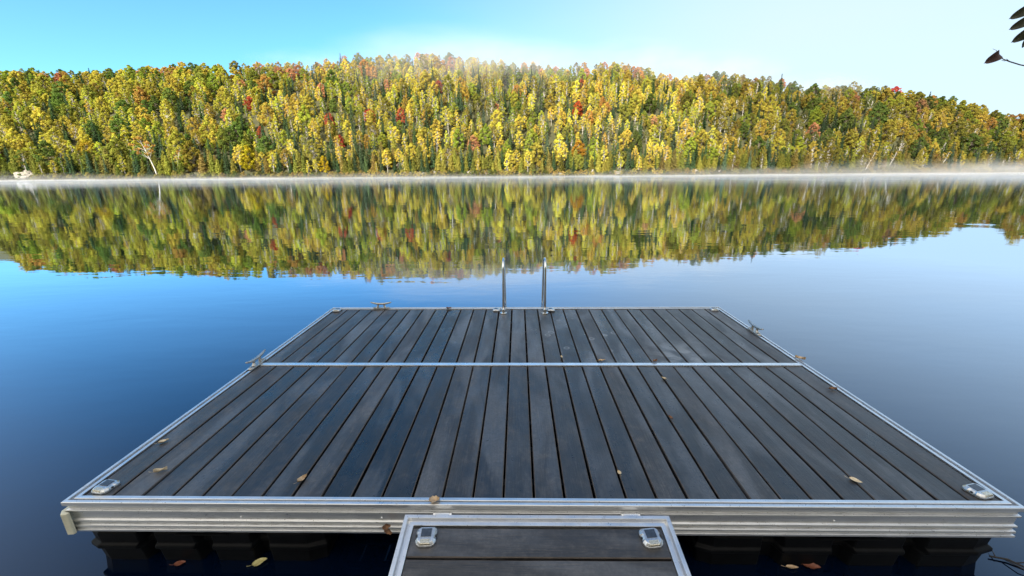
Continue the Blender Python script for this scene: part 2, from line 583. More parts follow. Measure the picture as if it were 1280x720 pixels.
def foliage_mat(name, transl):
    m, t, out = new_mat(name)
    oi = N(t, 'ShaderNodeObjectInfo')
    at = N(t, 'ShaderNodeAttribute', attribute_name='tint')
    hsv = N(t, 'ShaderNodeHueSaturation')
    sp = N(t, 'ShaderNodeSeparateXYZ')
    t.links.new(at.outputs['Vector'], sp.inputs[0])
    t.links.new(oi.outputs['Color'], hsv.inputs['Color'])
    hh = math_node(t, 'ADD', math_node(t, 'MULTIPLY', sp.outputs[0], 0.032), 0.484)
    t.links.new(hh, hsv.inputs['Hue'])
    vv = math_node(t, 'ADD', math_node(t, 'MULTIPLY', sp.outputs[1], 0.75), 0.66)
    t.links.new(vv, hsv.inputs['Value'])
    d = N(t, 'ShaderNodeBsdfDiffuse')
    tr = N(t, 'ShaderNodeBsdfTranslucent')
    t.links.new(hsv.outputs[0], d.inputs[0])
    t.links.new(hsv.outputs[0], tr.inputs[0])
    mx = N(t, 'ShaderNodeMixShader')
    mx.inputs[0].default_value = transl
    t.links.new(d.outputs[0], mx.inputs[1])
    t.links.new(tr.outputs[0], mx.inputs[2])
    t.links.new(mx.outputs[0], out.inputs[0])
    return m
MAT['leaf'] = foliage_mat('broad_foliage', 0.45)
MAT['needle'] = foliage_mat('needle_foliage', 0.12)

class Foliage:
    def __init__(self, seed):
        self.r = np.random.default_rng(seed)
        self.c, self.n, self.s, self.t = [], [], [], []
    def put(self, c, n, s, tint):
        self.c.append(c); self.n.append(n); self.s.append(s); self.t.append(tint)
    def arrays(self, elong=1.0):
        r = self.r
        c = np.concatenate(self.c); n = np.concatenate(self.n); s = np.concatenate(self.s); t = np.concatenate(self.t)
        n = n / np.maximum(np.linalg.norm(n, axis=1, keepdims=True), 1e-6)
        a = r.normal(size=n.shape)
        a -= n * (a * n).sum(1, keepdims=True)
        a /= np.linalg.norm(a, axis=1, keepdims=True)
        b = np.cross(n, a)
        q = []
        for (u, v) in ((-1, -0.35), (0.1, -0.9), (1, 0.3), (-0.15, 0.9)):
            ju = u + r.normal(0, 0.18, len(s)); jv = v + r.normal(0, 0.18, len(s))
            bend = 0.25 * abs(u)
            q.append(c + a * (ju * s * elong)[:, None] + b * (jv * s)[:, None] - n * (bend * s)[:, None])
        V = np.stack(q, 1).reshape(-1, 3)
        return V, t

def finish_tree(name, wood_mb, V, tint, bark, leaf):
    """one joined mesh plus separate trunk and crown meshes"""
    nq = len(V) // 4
    def crown_mesh(nm, base=None):
        off = 0 if base is None else len(base.v)
        verts = ([] if base is None else list(base.v)) + [tuple(x) for x in V]
        faces = ([] if base is None else list(base.f)) + [(off + 4 * i, off + 4 * i + 1, off + 4 * i + 2, off + 4 * i + 3) for i in range(nq)]
        me = bpy.data.meshes.new(nm)
        me.from_pydata(verts, [], faces)
        nb = 0 if base is None else len(base.f)
        if base is not None:
            me.materials.append(bark)
        me.materials.append(leaf)
        if base is not None:
            me.polygons.foreach_set("material_index", [0] * nb + [1] * nq)
        at = me.attributes.new('tint', 'FLOAT_VECTOR', 'FACE')
        full = np.zeros((nb + nq, 3)); full[nb:] = tint
        at.data.foreach_set('vector', full.ravel())
        me.update()
        return me
    return dict(full=crown_mesh(name, wood_mb), crown=crown_mesh(name + '_crown'), trunk=wood_mb.mesh(name + '_trunk', [bark], True))

def broadleaf(name, seed, h, rad, base, ncl, nleaf, lsize, bark, shape=0.8, lean=0.0, sparse=1.0, trunk_r=0.17):
    r = np.random.default_rng(seed)
    w = MB()
    k = 7
    tp = []
    bx, by = r.normal(0, 0.25, 2)
    for i in range(k):
        u = i / (k - 1)
        tp.append(Vector((bx * math.sin(u * 3) + lean * h * u ** 1.3, by * math.sin(u * 2.4), h * 0.93 * u - (0.6 if i == 0 else 0))))
    w.tube(tp, [trunk_r * (1 - 0.86 * i / (k - 1)) for i in range(k)], 6)
    def trunk_at(u):
        x = u * (k - 1); i = min(k - 2, int(x)); f = x - i
        return tp[i].lerp(tp[i + 1], f)
    F = Foliage(seed + 1)
    for j in range(ncl):
        u = (j + r.random()) / ncl
        z = base + (1 - base) * u
        env = rad * (math.sin(math.pi * min(0.98, (u * 0.86 + 0.13)) ** shape) ** 0.62)
        ang = j * 2.399 + r.normal(0, 0.4)
        rr = env * (0.30 + 0.72 * math.sqrt(r.random()))
        if u > 0.9:
            rr *= 0.5
        cen = trunk_at(min(0.98, z)) + Vector((math.cos(ang) * rr, math.sin(ang) * rr, r.normal(0, 0.3)))
        p0 = trunk_at(max(base * 0.75, z - 0.10 - 0.12 * r.random()))
        mid = p0.lerp(cen, 0.5) + Vector((0, 0, -0.25 + 0.3 * r.random()))
        w.tube([p0, mid, cen], [0.075, 0.05, 0.02], 4, cap=False)
        cr = rad * (0.20 + 0.20 * r.random()) * (1.0 - 0.35 * u)
        n = max(8, int(nleaf / ncl * (0.6 + 0.8 * r.random()) * sparse))
        d = r.normal(size=(n, 3)); d /= np.linalg.norm(d, axis=1, keepdims=True)
        q = r.random(n) ** 0.45
        c = np.array(cen) + d * (q * cr)[:, None] * np.array((1.0, 1.0, 0.72))
        nor = d * 0.8 + r.normal(0, 0.55, (n, 3)) + np.array((0, 0, 0.35))
        s = lsize * (0.6 + 0.8 * r.random(n))
        ct = r.normal(0, 0.55); cv = r.random()
        ti = np.stack([np.clip(0.5 + 0.35 * ct + r.normal(0, 0.3, n), -0.5, 1.5), np.clip(0.25 + 0.5 * cv + r.normal(0, 0.16, n), 0, 1), np.zeros(n)], 1)
        F.put(c, nor, s, ti)
    V, t_ = F.arrays()
    return finish_tree(name, w, V, t_, bark, MAT['leaf'])

def conifer(name, seed, h, rad, dens, lsize, droop, pow_=0.95, bottom=0.06, sprays=7):
    r = np.random.default_rng(seed)
    w = MB()
    w.tube([(0, 0, -0.6), (0, 0, h * 0.5), (0, 0, h)], [h * 0.013, h * 0.008, 0.02], 6)
    F = Foliage(seed + 1)
    z = h * bottom
    lay = 0
    while z < h * 0.985:
        u = z / h
        L = rad * (1 - u) ** pow_ * (0.75 + 0.45 * r.random()) + 0.15
        nb = int(sprays * (0.7 + 0.6 * r.random()))
        lt = r.random()
        for b in range(nb):
            an = 2 * math.pi * (b + r.random() * 0.7) / nb + lay * 0.7
            lb = L * (0.65 + 0.5 * r.random())
            if r.random() < 0.06:
                continue
            n = max(3, int(dens * lb))
            q = (np.arange(n) + r.random(n)) / n
            out = q * lb
            x = math.cos(an) * out + r.normal(0, 0.10 + 0.05 * lb, n)
            y = math.sin(an) * out + r.normal(0, 0.10 + 0.05 * lb, n)
            zz = z - droop * out * (0.4 + 0.6 * q) + 0.10 * lb * q ** 3 + r.normal(0, 0.09, n)
            c = np.stack([x, y, zz], 1)
            nor = np.stack([np.cos(an) * np.ones(n) * 0.5, np.sin(an) * np.ones(n) * 0.5, np.ones(n) * 0.8], 1) + r.normal(0, 0.45, (n, 3))
            s = lsize * 1.15 * (0.55 + 0.6 * r.random(n)) * (0.65 + 0.5 * (1 - u))
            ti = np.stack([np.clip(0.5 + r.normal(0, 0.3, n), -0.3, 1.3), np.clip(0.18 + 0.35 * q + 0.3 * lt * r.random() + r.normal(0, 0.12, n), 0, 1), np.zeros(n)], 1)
            F.put(c, nor, s, ti)
        if r.random() < 0.5:
            w.tube([(0, 0, z), (math.cos(an) * lb * 0.8, math.sin(an) * lb * 0.8, z - droop * lb * 0.6)], [0.03, 0.012], 3, cap=False)
        z += h * 0.026 * (0.75 + 0.5 * r.random()) + 0.03
        lay += 1
    V, t_ = F.arrays(1.25)
    return finish_tree(name, w, V, t_, MAT['bark_brown'], MAT['needle'])

PROTO = {}
PROTO['maple_tree'] = [broadleaf('maple_tree', 100 + i, 13 + i * 0.6, 4.1 + 0.35 * (i % 3), 0.10 + 0.02 * i, 46, 4400, 0.30, MAT['bark_brown'], 0.8) for i in range(4)]
PROTO['broadleaf_tree'] = [broadleaf('broadleaf_tree', 200 + i, 14 + i * 0.7, 4.5 + 0.4 * (i % 2), 0.05 + 0.03 * i, 52, 4800, 0.31, MAT['bark_brown'], 0.75) for i in range(4)]
PROTO['birch_tree'] = [broadleaf('birch_tree', 300 + i, 15 + i * 0.5, 2.8 + 0.25 * i, 0.20 + 0.04 * i, 40, 3000, 0.26, MAT['bark_white'], 0.85, 0.04 * (i - 2), 1.0, 0.17) for i in range(5)]
PROTO['aspen_tree'] = [broadleaf('aspen_tree', 400 + i, 14 + i * 0.6, 2.5 + 0.25 * i, 0.10 + 0.05 * i, 38, 3000, 0.26, MAT['bark_white'], 0.7, 0.0, 1.0, 0.13) for i in range(4)]
PROTO['spruce_tree'] = [conifer('spruce_tree', 500 + i, 14 + i * 1.2, 2.3 + 0.2 * i, 6.0, 0.26, 0.35) for i in range(4)]
PROTO['cedar_tree'] = [conifer('cedar_tree', 600 + i, 10.5 + i * 0.9, 2.2 + 0.25 * i, 8.5, 0.25, 0.18, 0.62, 0.02, 9) for i in range(4)]
LEANING = [broadleaf('birch_tree', 700 + i, 17 + i, 3.6, 0.55, 14, 420, 0.27, MAT['bark_white'], 0.9, 0.24 + 0.06 * i, 1.0, 0.26) for i in range(2)]

COLOURS = {   # species -> list of (word, base colour, weights per x zone: far side, middle, low end)
    'maple_tree': [('orange', (0.50, 0.29, 0.075), (2.0, 2.4, 2.2)), ('gold', (0.50, 0.405, 0.05), (9, 9, 8)), ('red', (0.44, 0.16, 0.085), (0.12, 0.3, 0.12)), ('salmon', (0.50, 0.27, 0.13), (1.2, 2.2, 0.9))],
    'broadleaf_tree': [('green', (0.145, 0.20, 0.045), (9, 3, 7)), ('olive', (0.23, 0.235, 0.045), (5, 4, 6)), ('lime', (0.34, 0.37, 0.04), (3, 5, 2)), ('mustard', (0.39, 0.33, 0.045), (4, 5, 4))],
    'birch_tree': [('yellow', (0.56, 0.49, 0.05), (4, 7, 3)), ('amber', (0.48, 0.375, 0.05), (1.5, 1.2, 3)), ('olive', (0.27, 0.245, 0.045), (2, 2, 5))],
    'aspen_tree': [('yellow', (0.56, 0.52, 0.05), (3, 6, 2)), ('lime', (0.38, 0.385, 0.042), (3, 4, 3)), ('grey-green', (0.20, 0.215, 0.075), (1, 1.3, 2))],
    'spruce_tree': [('dark', (0.05, 0.085, 0.036), (1, 1, 1)), ('blue-green', (0.068, 0.105, 0.06), (1, 1, 1))],
    'cedar_tree': [('olive', (0.16, 0.165, 0.034), (2, 2, 2)), ('yellow-green', (0.25, 0.235, 0.045), (2.5, 3, 1.2)), ('bronze', (0.22, 0.175, 0.05), (0.6, 0.6, 1.6))],
}
SPECIES_W = {   # weights per band (shore, low, mid, high, ridge) x (far side, middle, low end)
    'maple_tree':     [(1.0, 0.6, 0.6), (2.6, 1.2, 1.6), (3.0, 1.3, 2.2), (3.0, 1.6, 2.6), (6.0, 6.0, 4.0)],
    'broadleaf_tree': [(2.0, 0.8, 2.6), (3.0, 1.2, 3.4), (3.4, 1.0, 3.6), (3.6, 0.8, 3.6), (5.0, 4.0, 6.0)],
    'birch_tree':     [(0.9, 0.6, 1.4), (1.2, 3.0, 2.4), (1.2, 3.6, 2.2), (1.2, 3.4, 1.6), (0.3, 0.5, 0.6)],
    'aspen_tree':     [(0.4, 0.6, 0.4), (1.2, 3.0, 1.4), (1.4, 3.6, 1.4), (1.6, 3.6, 1.6), (0.3, 0.5, 0.6)],
    'spruce_tree':    [(2.4, 3.0, 2.4), (1.6, 1.8, 1.3), (0.9, 1.2, 0.9), (0.5, 0.7, 0.7), (0.0, 0.05, 0.1)],
    'cedar_tree':     [(4.0, 5.5, 4.0), (1.8, 1.8, 1.6), (0.3, 0.4, 0.4), (0.1, 0.2, 0.2), (0.0, 0.1, 0.1)],
}
KIND_WORD = {'maple_tree': 'maple', 'broadleaf_tree': 'broad-crowned tree', 'birch_tree': 'slim birch', 'aspen_tree': 'narrow aspen', 'spruce_tree': 'spruce', 'cedar_tree': 'cedar'}
GROUP = {k: KIND_WORD[k] + 's on the far hillside' for k in KIND_WORD}
BANDS = [(0.055, 'at the far waterline'), (0.30, 'low on the slope'), (0.58, 'midway up'), (0.86, 'high on the slope'), (9, 'on the ridge')]
ZONES = [(90, 'above the pale rock slab'), (215, 'near the leaning white birch'), (345, 'near the round yellow tree'), (425, 'before the pale cliff'), (520, 'above the pale cliff'),
         (615, 'just before the ladder'), (705, 'straight behind the ladder'), (800, 'just past the ladder'), (905, 'by the white boulders'), (1010, 'past the white boulders'),
         (1150, 'under the crimson maple'), (3000, 'at the hill\'s low end')]
ORD = 'first second third fourth fifth sixth seventh eighth ninth tenth eleventh twelfth thirteenth fourteenth fifteenth sixteenth seventeenth eighteenth nineteenth twentieth'.split()

def band_of(s):
    for i, (m, _) in enumerate(BANDS):
        if s < m:
            return i
def side_of(px):
    """blend between far side, middle and low end of the hill"""
    p = rnd.gauss(px, 60)
    return 0 if p < 330 else (1 if p < 870 else 2)

placed = []      # (species, colour word, colour, t, s, scale, label or None, forced proto)
grid = {}
def free(p, r):
    gx, gy = int(p.x // 26), int(p.y // 26)
    for a in (-1, 0, 1):
        for b in (-1, 0, 1):
            for (q, qr) in grid.get((gx + a, gy + b), ()):
                if (q.xy - p.xy).length < (r + qr) * 0.5:
                    return False
    return True
def occupy(p, r):
    grid.setdefault((int(p.x // 26), int(p.y // 26)), []).append((p, r))

def find_ts(px, py, lift):
    """hill position whose tree (of that half-height) shows at a photo pixel"""
    d = pix_ray(px, py)
    t_ = d.x / d.y
    best = None
    for i in range(0, 210):
        s_ = i / 200
        p = hill_point(t_, s_)
        z = EYE + d.z / d.y * p.y
        e = abs(p.z + lift - z)
        if best is None or e < best[0]:
            best = (e, s_)
    return t_, best[1]

PROTO['shore_shrub'] = [broadleaf('shore_shrub', 800 + i, 3.4 + 0.6 * i, 2.2, 0.02, 20, 1300, 0.26, MAT['bark_brown'], 0.6, 0, 1.0, 0.05) for i in range(2)]
COLOURS['shore_shrub'] = [('olive', (0.20, 0.19, 0.05), (1, 1, 1)), ('straw', (0.34, 0.28, 0.08), (1, 1, 1)), ('green', (0.12, 0.14, 0.04), (1, 1, 1))]
KIND_WORD['shore_shrub'] = 'low shrub'
GROUP['shore_shrub'] = 'low shrubs along the far shore'
PROTO['poplar_tree'] = [broadleaf('poplar_tree', 900 + i, 12 + i * 0.8, 2.0 + 0.2 * i, 0.08 + 0.04 * i, 34, 2600, 0.25, MAT['bark_white'], 0.62, 0.0, 1.0, 0.11) for i in range(3)]
COLOURS['poplar_tree'] = [('pale yellow', (0.56, 0.52, 0.075), (3, 6, 2)), ('fresh green', (0.24, 0.30, 0.05), (3, 3, 3)), ('golden', (0.52, 0.41, 0.05), (3, 3, 3))]
SPECIES_W['poplar_tree'] = [(0.4, 0.6, 0.4), (1.0, 3.0, 1.2), (1.2, 3.4, 1.2), (1.4, 3.2, 1.4), (0.3, 0.5, 0.5)]
KIND_WORD['poplar_tree'] = 'poplar'
GROUP['poplar_tree'] = 'poplars on the far hillside'
PROTO['ash_tree'] = [broadleaf('ash_tree', 1000 + i, 12.5 + i * 0.7, 3.4 + 0.3 * i, 0.10 + 0.04 * i, 44, 3800, 0.28, MAT['bark_brown'], 0.9) for i in range(3)]
COLOURS['ash_tree'] = [('yellow', (0.52, 0.45, 0.05), (4, 5, 3)), ('light green', (0.27, 0.32, 0.05), (4, 4, 4)), ('tawny', (0.40, 0.30, 0.06), (3, 2, 4))]
SPECIES_W['ash_tree'] = [(0.8, 0.5, 1.0), (2.0, 1.6, 2.0), (2.4, 2.0, 2.4), (2.4, 2.2, 2.4), (3.5, 3.0, 3.5)]
KIND_WORD['ash_tree'] = 'light-crowned ash'
GROUP['ash_tree'] = 'ashes on the far hillside'
PROTO['fir_tree'] = [conifer('fir_tree', 1100 + i, 13 + i * 1.3, 1.8 + 0.2 * i, 7.0, 0.25, 0.22, 0.85) for i in range(3)]
COLOURS['fir_tree'] = [('deep green', (0.045, 0.080, 0.034), (1, 1, 1)), ('mid green', (0.075, 0.115, 0.045), (1, 1, 1))]
SPECIES_W['fir_tree'] = [(1.2, 1.6, 1.4), (1.4, 1.8, 1.4), (1.0, 1.3, 1.0), (0.7, 1.0, 0.8), (0.1, 0.1, 0.2)]
KIND_WORD['fir_tree'] = 'slender fir'
GROUP['fir_tree'] = 'firs on the far hillside'
SPACING = {'ash_tree': 6.2, 'fir_tree': 4.0, 'poplar_tree': 4.5, 'shore_shrub': 2.0, 'maple_tree': 7.2, 'broadleaf_tree': 7.6, 'birch_tree': 4.6, 'aspen_tree': 4.3, 'spruce_tree': 4.6, 'cedar_tree': 3.9}
# trees one can single out in the photograph
SPECIAL = [
    (1119, 117, 'maple_tree', (0.46, 0.07, 0.06), 1.0, 'crimson maple standing out on the ridge above the low end of the hill', 6),
    (1170, 118, 'broadleaf_tree', (0.13, 0.16, 0.036), 0.76, 'bushy green tree on the ridge just past the crimson maple', 9),
    (1092, 108, 'broadleaf_tree', (0.15, 0.18, 0.06), 0.88, 'tall pale green tree on the ridge just before the crimson maple', 9),
    (310, 197, 'broadleaf_tree', (0.40, 0.33, 0.022), 0.86, 'round bright yellow tree at the far waterline, alone among dark spruces', 7),
    (405, 205, 'maple_tree', (0.46, 0.34, 0.025), 0.62, 'small golden tree on the far shore between spruces', 5),
    (242, 196, 'broadleaf_tree', (0.22, 0.18, 0.03), 1.0, 'large mustard tree on the far shore just past the leaning white birch', 7),
    (110, 190, 'maple_tree', (0.40, 0.31, 0.03), 0.85, 'bushy golden tree on the far shore just past the pale rock slab', 6),
    (358, 196, 'birch_tree', (0.40, 0.29, 0.06), 0.8, 'thin buff birch on the far shore between the round and the small golden trees', 7),
    (462, 140, 'maple_tree', (0.42, 0.09, 0.055), 0.75, 'red maple high over the pale cliff', 7),
    (447, 120, 'maple_tree', (0.40, 0.095, 0.055), 0.55, 'little scarlet tree high on the slope over the pale cliff', 6),
    (411, 147, 'maple_tree', (0.41, 0.11, 0.06), 0.7, 'upper of two red trees just before the pale cliff', 7),
    (425, 172, 'maple_tree', (0.36, 0.07, 0.04), 0.6, 'lower of two red trees just before the pale cliff', 6),
    (501, 142, 'maple_tree', (0.43, 0.12, 0.06), 0.7, 'coral tree just past the pale cliff', 7),
    (312, 125, 'maple_tree', (0.42, 0.10, 0.045), 0.7, 'coral tree high over the round yellow tree', 7),
    (326, 165, 'maple_tree', (0.40, 0.11, 0.045), 0.6, 'reddish tree peeking over the round yellow tree', 6),
    (255, 161, 'maple_tree', (0.44, 0.20, 0.035), 0.6, 'small orange tree above the large mustard tree', 6),
    (78, 102, 'maple_tree', (0.42, 0.12, 0.06), 0.65, 'coral tree high above the pale rock slab', 6),
    (548, 105, 'maple_tree', (0.41, 0.11, 0.06), 0.6, 'small red tree high on the slope before the ladder', 6),
    (723, 131, 'maple_tree', (0.44, 0.10, 0.035), 0.75, 'orange-red maple midway up past the ladder', 7),
    (727, 102, 'maple_tree', (0.40, 0.11, 0.06), 0.7, 'rusty maple directly up the slope from the orange-red one', 7),
    (1170, 198, 'maple_tree', (0.40, 0.18, 0.09), 0.55, 'small reddish tree low at the far shore near the hill end', 5),
    (977, 100, 'maple_tree', (0.44, 0.19, 0.07), 0.80, 'broad orange maple on the ridge past the white boulders', 8),
    (37, 92, 'broadleaf_tree', (0.10, 0.13, 0.036), 0.78, 'dark green round tree on the ridge at the far end', 9),
    (998, 133, 'spruce_tree', (0.045, 0.07, 0.03), 0.85, 'big dark spruce standing high past the white boulders', 8),
    (722, 188, 'maple_tree', (0.40, 0.22, 0.03), 0.9, 'tiered amber tree with a pale trunk past the ladder', 7),
]
for px, py, sp, colr, sc, lab, lift in SPECIAL:
    t_, s_ = find_ts(px, py, lift * SPREAD)
    s_ = max(0.018, s_)
    placed.append([sp, None, colr, t_, s_, sc * SPREAD, lab, None, 0])
    occupy(hill_point(t_, s_), SPACING[sp] * 0.9 * sc * SPREAD)
# leaning white birches at the water's edge
LEAN = [(197, 220, -1, 1.22, 'bare leaning white birch reaching over the water past the pale rock slab', 0), (222, 214, 1, 0.62, 'smaller forked white birch behind the leaning one', 1),
        (1175, 212, 1, 0.7, 'white birch leaning towards the hill end, second from the low end of the shore', 0), (1082, 212, 1, 0.68, 'leaning pale birch on the far shore under the crimson maple', 1),
        (1228, 196, 1, 0.7, 'steeply leaning birch with a pale trunk near the low end of the ridge', 0), (1110, 211, 1, 0.55, 'short leaning birch beside the pale one under the crimson maple', 1)]
for px, py, sgn, sc, lab, k in LEAN:
    t_, s_ = find_ts(px, py, 0)
    placed.append(['birch_tree', None, (0.42, 0.24, 0.06) if px < 600 else (0.34, 0.25, 0.05), t_, max(0.012, s_), sc * SPREAD, lab, (k, sgn), 0])
    occupy(hill_point(t_, max(0.012, s_)), 3.0)

count = {}
for p_ in placed:
    count[p_[0]] = count.get(p_[0], 0) + 1
LIMIT = 298
def try_place(t_, s_, only=None, tight=1.0):
    p = hill_point(t_, s_)
    px, _ = to_pix(p)
    if px < -50 or px > 1330:
        return
    b = band_of(s_); sd = side_of(px)
    names = list(SPECIES_W)
    ws = [SPECIES_W[n][b][sd] * (0 if count.get(n, 0) >= LIMIT else 1) for n in names]
    if sum(ws) <= 0:
        return
    sp = only or rnd.choices(names, ws)[0]
    cs = COLOURS[sp]
    d1 = noise.noise(Vector((p.x / 70, p.y / 55, 4.1)))      # colours come in drifts
    d2 = noise.noise(Vector((p.x / 95, p.y / 60, 9.6)))
    def drift(c):
        if c[0] in ('orange', 'salmon', 'red', 'tawny', 'amber'):
            return 0.7 * math.exp(2.6 * d1)
        if 'green' in c[0] or c[0] in ('olive', 'lime'):
            return math.exp(-2.4 * d2)
        return math.exp(1.6 * d2)
    cw = rnd.choices(cs, [c[2][sd] * drift(c) * (2.0 if (b == 4 and c[0] in ('orange', 'salmon')) else 1) for c in cs])[0]
    sc = TREE * (rnd.uniform(0.82, 1.02) if b == 4 else rnd.choice((rnd.uniform(0.58, 0.9), rnd.uniform(0.75, 1.12)))) * (1.15 if sd != 1 and sp in ('maple_tree', 'broadleaf_tree') and b < 4 else 1) * (0.92 if b == 0 and sp not in ('cedar_tree', 'spruce_tree') else 1)
    if not free(p, SPACING[sp] * sc * tight):
        return
    occupy(p, SPACING[sp] * sc * tight)
    j = rnd.uniform(0.82, 1.18)
    colr = tuple(max(0.01, c * j * rnd.uniform(0.93, 1.07)) for c in cw[1])
    k_ = (0.93, 1.06, 0.64)[sd]
    colr = (k_ * colr[0], k_ * colr[1] * (1.07, 0.97, 0.98)[sd], k_ * max(colr[2], 0.115 * colr[0] + 0.012))
    placed.append([sp, cw[0], colr, t_, s_, sc, None, None, px])
    count[sp] = count.get(sp, 0) + 1
# shore row first, then the slope
for i in range(1200):
    if count.get('shore_shrub', 0) < 290:
        try_place(rnd.uniform(-1.4, 1.4), rnd.uniform(0.001, 0.009), 'shore_shrub')
for i in range(1500):
    try_place(rnd.uniform(-1.42, 1.42), rnd.uniform(0.008, 0.024))
for i in range(4200):
    sp_ = rnd.choice(('cedar_tree', 'cedar_tree', 'spruce_tree', 'broadleaf_tree', 'birch_tree'))
    if count.get(sp_, 0) < (210 if sp_ == 'cedar_tree' else 120 if sp_ == 'spruce_tree' else 70):
        try_place(rnd.uniform(-1.42, 1.42), rnd.uniform(0.008, 0.06), sp_, 0.62)
for i in range(1200):
    try_place(rnd.uniform(-1.42, 1.42), rnd.uniform(0.02, 0.07), None, 0.8)
for i in range(90000):
    try_place(rnd.uniform(-1.42, 1.42), 0.05 + rnd.random() * 1.0)

# labels: species, colour, height on the slope, landmark; then the order along the shore
cells = {}
for p_ in placed:
    if p_[6] is None:
        b = band_of(p_[4])
        z = next(w for m, w in ZONES if p_[8] < m)
        cells.setdefault((p_[0], p_[1], b, z), []).append(p_)
for (sp, cw, b, z), v in cells.items():
    v.sort(key=lambda q: q[8])
    for i, q in enumerate(v):
        core = f"{cw} {KIND_WORD[sp]} {BANDS[b][1]} {z}"
        if len(v) == 1:
            q[6] = 'single ' + core
        elif i < len(ORD):
            q[6] = f"{ORD[i]} from left, {core}"
        else:
            q[6] = 'further ' + core

def put_tree(sp, colr, t_, s_, sc, label, lean):
    p = hill_point(t_, s_)
    if lean is not None:
        pr = LEANING[lean[0]]
        rz = 0 if lean[1] > 0 else math.pi
    else:
        pr = PROTO[sp][rnd.randrange(len(PROTO[sp]))]
        rz = rnd.uniform(0, 6.28)
    near = (s_ < 0.045 and sp != 'shore_shrub') or label is not None and lean is not None
    if near:
        root = empty(sp, p, (0, 0, rz))
        root.scale = (sc, sc, sc * rnd.uniform(0.92, 1.1))
        for nm, me in (('trunk', pr['trunk']), ('crown', pr['crown'])):
            ch = bpy.data.objects.new(nm, me)
            COL.objects.link(ch)
            ch.parent = root
            ch.color = (*colr, 1)
    else:
        root = bpy.data.objects.new(sp, pr['full'])
        COL.objects.link(root)
        root.location = p
        root.rotation_euler = (rnd.gauss(0, 0.03), rnd.gauss(0, 0.03), rz)
        root.scale = (sc, sc, sc * rnd.uniform(0.92, 1.12) * (0.80 if s_ > 0.86 else 1))
        root.color = (*colr, 1)
    tag(root, label, 'shrub' if sp == 'shore_shrub' else 'tree', GROUP[sp])
for sp, cw, colr, t_, s_, sc, lab, lean, px in placed:
    put_tree(sp, colr, t_, s_, sc, lab, lean)
print('TREES', len(placed), count, 'shore', sum(1 for q in placed if q[4] < 0.055))

# ------------------------------------------------------------------ rocks on the far shore
def rock_mat():
    m, t, out = new_mat('pale_granite')
    c = N(t, 'ShaderNodeTexCoord')
    a = noise_node(t, c.outputs['Object'], 0.9, 6, 0.65)
    b = noise_node(t, c.outputs['Object'], 0.25, 4, 0.6)
    col = ramp(t, a, [(0.34, (0.10, 0.09, 0.075)), (0.5, (0.25, 0.225, 0.19)), (0.68, (0.40, 0.365, 0.315))])
    col = mixc(t, ramp(t, b, [(0.55, (0, 0, 0)), (0.72, (1, 1, 1))]), col, (0.20, 0.20, 0.11))
    pbsdf(t, out, col, 0.9, 0, bump(t, a, 0.8, 0.5))
    return m
MAT['rock'] = rock_mat()
def rock_mesh(seed, size):
    bm = bmesh.new()
    bmesh.ops.create_icosphere(bm, subdivisions=4, radius=1)
    for v in bm.verts:
        n1 = noise.noise(v.co * 1.1 + Vector((seed * 7.1, 0, 0)))
        n2 = noise.cell(v.co * 1.6 + Vector((seed * 3.3, 1, 2)))
        n3 = noise.noise(v.co * 4.5 + Vector((seed, 5, 0)))
        v.co *= 1 + 0.35 * n1 + 0.16 * n2 + 0.08 * n3
        v.co.x *= size[0]; v.co.y *= size[1]; v.co.z *= size[2]
    me = bpy.data.meshes.new('boulder')
    bm.to_mesh(me); bm.free()
    me.materials.append(MAT['rock'])
    return me
ROCKS = [(34, 219, 6.0, 4.0, 2.6, 'big pale rock slab by the far waterline, lowest at the far end of the shore', 'shore_boulder'),
         (36, 208, 4.0, 3.0, 3.0, 'pale rock rising behind the big slab at the far waterline', 'shore_boulder'),
         (508, 216, 3.6, 2.2, 1.0, 'low pale boulder on the far shore below the cliff', 'shore_boulder'), (528, 217, 3.0, 2.0, 0.8, 'flat pale boulder next to the low one below the cliff', 'shore_boulder'),
         (546, 216, 2.4, 1.8, 0.8, 'small pale boulder last of three below the cliff', 'shore_boulder'), (590, 216, 3.0, 2.0, 1.1, 'bright white boulder on the far shore just before the ladder', 'shore_boulder'),
         (608, 217, 1.8, 1.5, 0.7, 'small white boulder nearest the ladder on the far shore', 'shore_boulder'), (742, 215, 2.2, 1.8, 1.2, 'rounded pale boulder on the far shore past the ladder', 'shore_boulder'),
         (768, 216, 3.6, 2.0, 1.1, 'long pale boulder on the far shore past the ladder', 'shore_boulder'), (815, 207, 2.6, 2.2, 2.0, 'pale boulder lying a little above the far waterline', 'shore_boulder'),
         (868, 214, 2.6, 2.0, 1.2, 'first of three white boulders beyond the ladder on the far shore', 'shore_boulder'), (884, 212, 2.8, 2.2, 1.6, 'tallest of three white boulders beyond the ladder on the far shore', 'shore_boulder'),
         (898, 214, 2.2, 1.8, 1.0, 'last of three white boulders beyond the ladder on the far shore', 'shore_boulder'), (700, 217, 1.6, 1.4, 0.6, 'little grey boulder on the far shore straight past the ladder', 'shore_boulder'),
         (458, 152, 2.6, 2.6, 6.5, 'tall pale cliff face showing between trees', 'rock_outcrop'), (464, 168, 2.2, 2.4, 4.5, 'lower ledge of the pale cliff', 'rock_outcrop'),
         (254, 143, 3.4, 2.4, 2.6, 'pale rock outcrop above the round yellow tree', 'rock_outcrop'), (213, 128, 3.6, 2.4, 2.6, 'grey outcrop high above the leaning white birch', 'rock_outcrop'),
         (500, 205, 2.2, 2.0, 2.2, 'pale rock face just above the shore below the cliff', 'rock_outcrop')]
